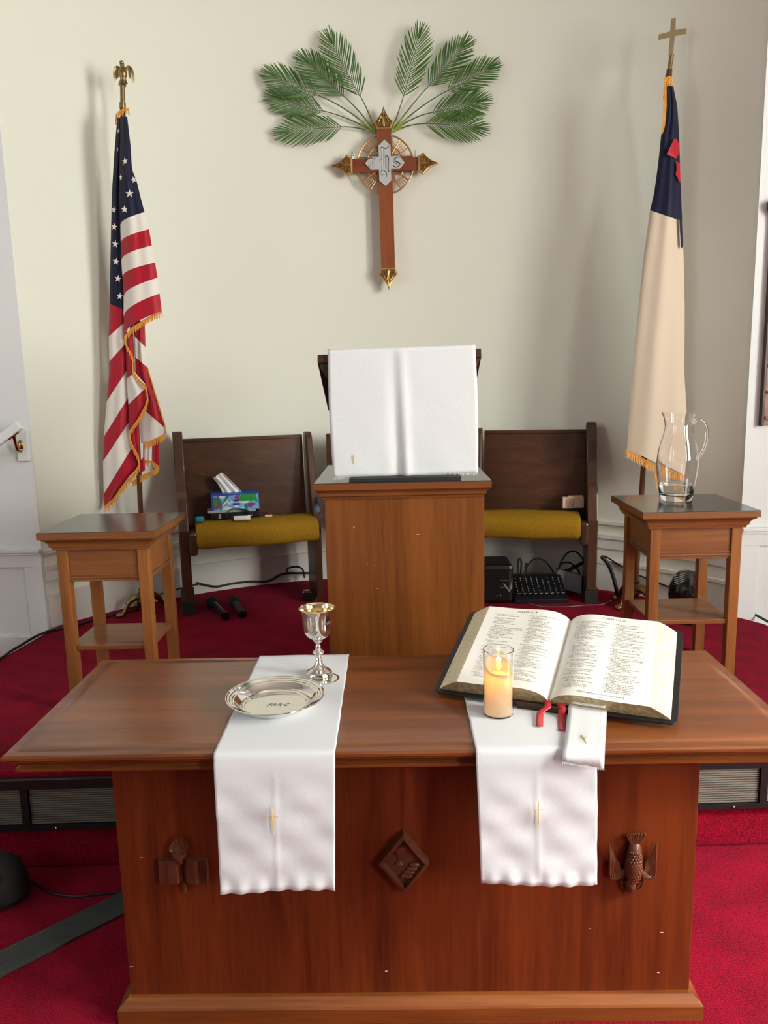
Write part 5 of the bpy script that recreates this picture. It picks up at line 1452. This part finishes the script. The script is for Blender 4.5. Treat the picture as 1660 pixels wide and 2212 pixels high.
cable('black cable curling on the carpet behind the right table legs', [PZ(1480, 1287, PL+.006), PZ(1510, 1297, PL+.006), PZ(1545, 1303, PL+.006), PZ(1575, 1308, PL+.006), PZ(1608, 1318, PL+.006), PZ(1640, 1332, PL+.006), PZ(1690, 1360, PL+.006)], .006)
cable('second black cable ending in a coil below the right wall corner', [PZ(1535, 1305, PL+.006), PZ(1550, 1314, PL+.006), PZ(1580, 1318, PL+.006), PZ(1612, 1326, PL+.006)], .007)
cable('black plug lead drooping beside the right pew end', [PY(1300, 1203, 3.92), PY(1312, 1215, 3.92), PY(1322, 1235, 3.92), PY(1330, 1262, 3.9), PZ(1334, 1284, PL+.01)], .010)
# two black microphones on the carpet
for i, (ua, va, ub, vb, lab) in enumerate([(458, 1300, 488, 1332, 'left one of two black spot lamps lying on the carpet by the pew end'), (505, 1298, 525, 1328, 'right one of two black spot lamps lying on the carpet by the pew end')]):
    a, b = Vector(PZ(ua, va, PL+.03)), Vector(PZ(ub, vb, PL+.022))
    d = (b-a).normalized(); t = thing('spot_lamp', lab, 'spot lamp', tuple((a+b)/2)[:2]+(PL,))
    MB().tube([a-d*.02, a, a+d*.03, a+d*.05], [.020, .028, .026, .018], 16).build('head', BLACKM, t, smooth=50)
    MB().tube([a+d*.05, b-d*.02], .017, 16).build('body', BLACKP, t, smooth=50)
    MB().tube([b-d*.02, b], .021, 16).build('end_cap', GLOSSB, t, smooth=50)
o = MB(); a = Vector(PZ(664, 1300, PL)); t = thing('adapter', 'small black adapter with shiny plugs beside the pew divider on the carpet', 'adapter', (a.x, a.y, PL))
MB().box(a.x-.025, a.x+.03, a.y, a.y+.05, PL+.001, PL+.055).build('housing', GLOSSB, t, bevel=.008)
for dx_ in (.040, .052): MB().tube([(a.x+dx_, a.y-.01, PL+.010), (a.x+dx_, a.y+.03, PL+.010)], .006, 12).build('plug', SILVER, t, smooth=50)
# glossy black rounded object behind the right table
a = PZ(1447, 1294, PL); gx2, gy2 = 1.335, 3.50
gl = thing('glossy_canister', 'large glossy black rounded canister on the carpet behind the right side table', 'canister', (gx2, gy2, PL))
lathe_obj('body', [(0, .001), (.10, .001), (.105, .01), (.083, .03), (.080, .08), (.086, .12), (.082, .16), (.066, .20), (.045, .225), (0, .235)], gx2, gy2, PL, GLOSSB, gl, n=48)
MB().ell((gx2+.02, gy2-.062, PL+.125), (.045, .035, .045), 24, 14).build('dome', GLOSSB, gl, smooth=60)
q = MB()
for i in range(5): q.tube([(gx2-.095, gy2-.085, PL+.19+.010*i), (gx2-.04, gy2-.075, PL+.205+.009*i)], .0012, 5)
q.build('wire_grille', plain('grey_metal', (.3, .3, .3), .3, .8), gl)

THREADM = plain('grey_thread', (.12, .13, .12), .7)
# ================================================================== floor at lower left
P = [(-1.25, 1.756), (-.700, 2.065), (-.660, 1.985), (-1.205, 1.655)]
ax0 = Vector((-1.30, 1.665, 0)); ax1 = Vector((-.70, 2.065, 0)); dd = (ax1-ax0).normalized(); nn = Vector((-dd.y, dd.x, 0)); 
q0 = Vector(PZ(0, 2085, FL))
ax0 = q0-dd*.4; ax0.z = 0; 
a = Vector(PZ(0, 2085, FL)); b = Vector(PZ(264, 1953, FL)); dd = (b-a).normalized(); nn = Vector((-dd.y, dd.x, 0)); wv = .047
s0, s1 = a-dd*.45, b+dd*.10
sm = MB().add([s0-nn*wv, s1-nn*wv, s1+nn*wv, s0+nn*wv]+[p+Vector((0, 0, .006)) for p in (s0-nn*wv, s1-nn*wv, s1+nn*wv, s0+nn*wv)], [(0, 3, 2, 1), (4, 5, 6, 7), (0, 1, 5, 4), (1, 2, 6, 5), (2, 3, 7, 6), (3, 0, 4, 7)])
so = sm.build('cable_cover', GREYMAT, None, bevel=.001); tag(so, 'dark grey flat cable cover strip slanting across the red carpet left of the table', 'cable cover')
for s_ in (-1, 1):
    q = MB(); k_ = 0
    while k_ < 60:
        p = s0+dd*(k_*.0125)+nn*s_*wv*.86+Vector((0, 0, .0064)); q.tube([p, p+dd*.008], .0006, 4); k_ += 1
    q.build('stitching', THREADM, so)
cable('thin black cable lying on the carpet left of the communion table', [PZ(70, 1905, FL+.004), PZ(110, 1928, FL+.004), PZ(160, 1936, FL+.004), PZ(210, 1932, FL+.004), PZ(262, 1926, FL+.004), PZ(300, 1924, FL+.004)], .0035)
a = PZ(-25, 1960, FL); bx_, by_ = a[0]+.0, a[1]+.04
bg = thing('black_case', 'rounded black case with a looped handle, cut off at the left edge', 'case', (bx_, by_, FL))
lathe_obj('body', [(0, .002), (.085, .002), (.098, .02), (.095, .06), (.080, .10), (.050, .125), (0, .13)], bx_, by_, FL, BLACKM, bg, n=36, sx=1.0, sy=.8)
MB().tube(spline([(bx_+.005, by_-.075, FL+.07), (bx_+.02, by_-.07, FL+.125), (bx_+.045, by_-.06, FL+.125), (bx_+.06, by_-.06, FL+.09)], 6), .004, 8).build('handle', BLACKP, bg, smooth=60)
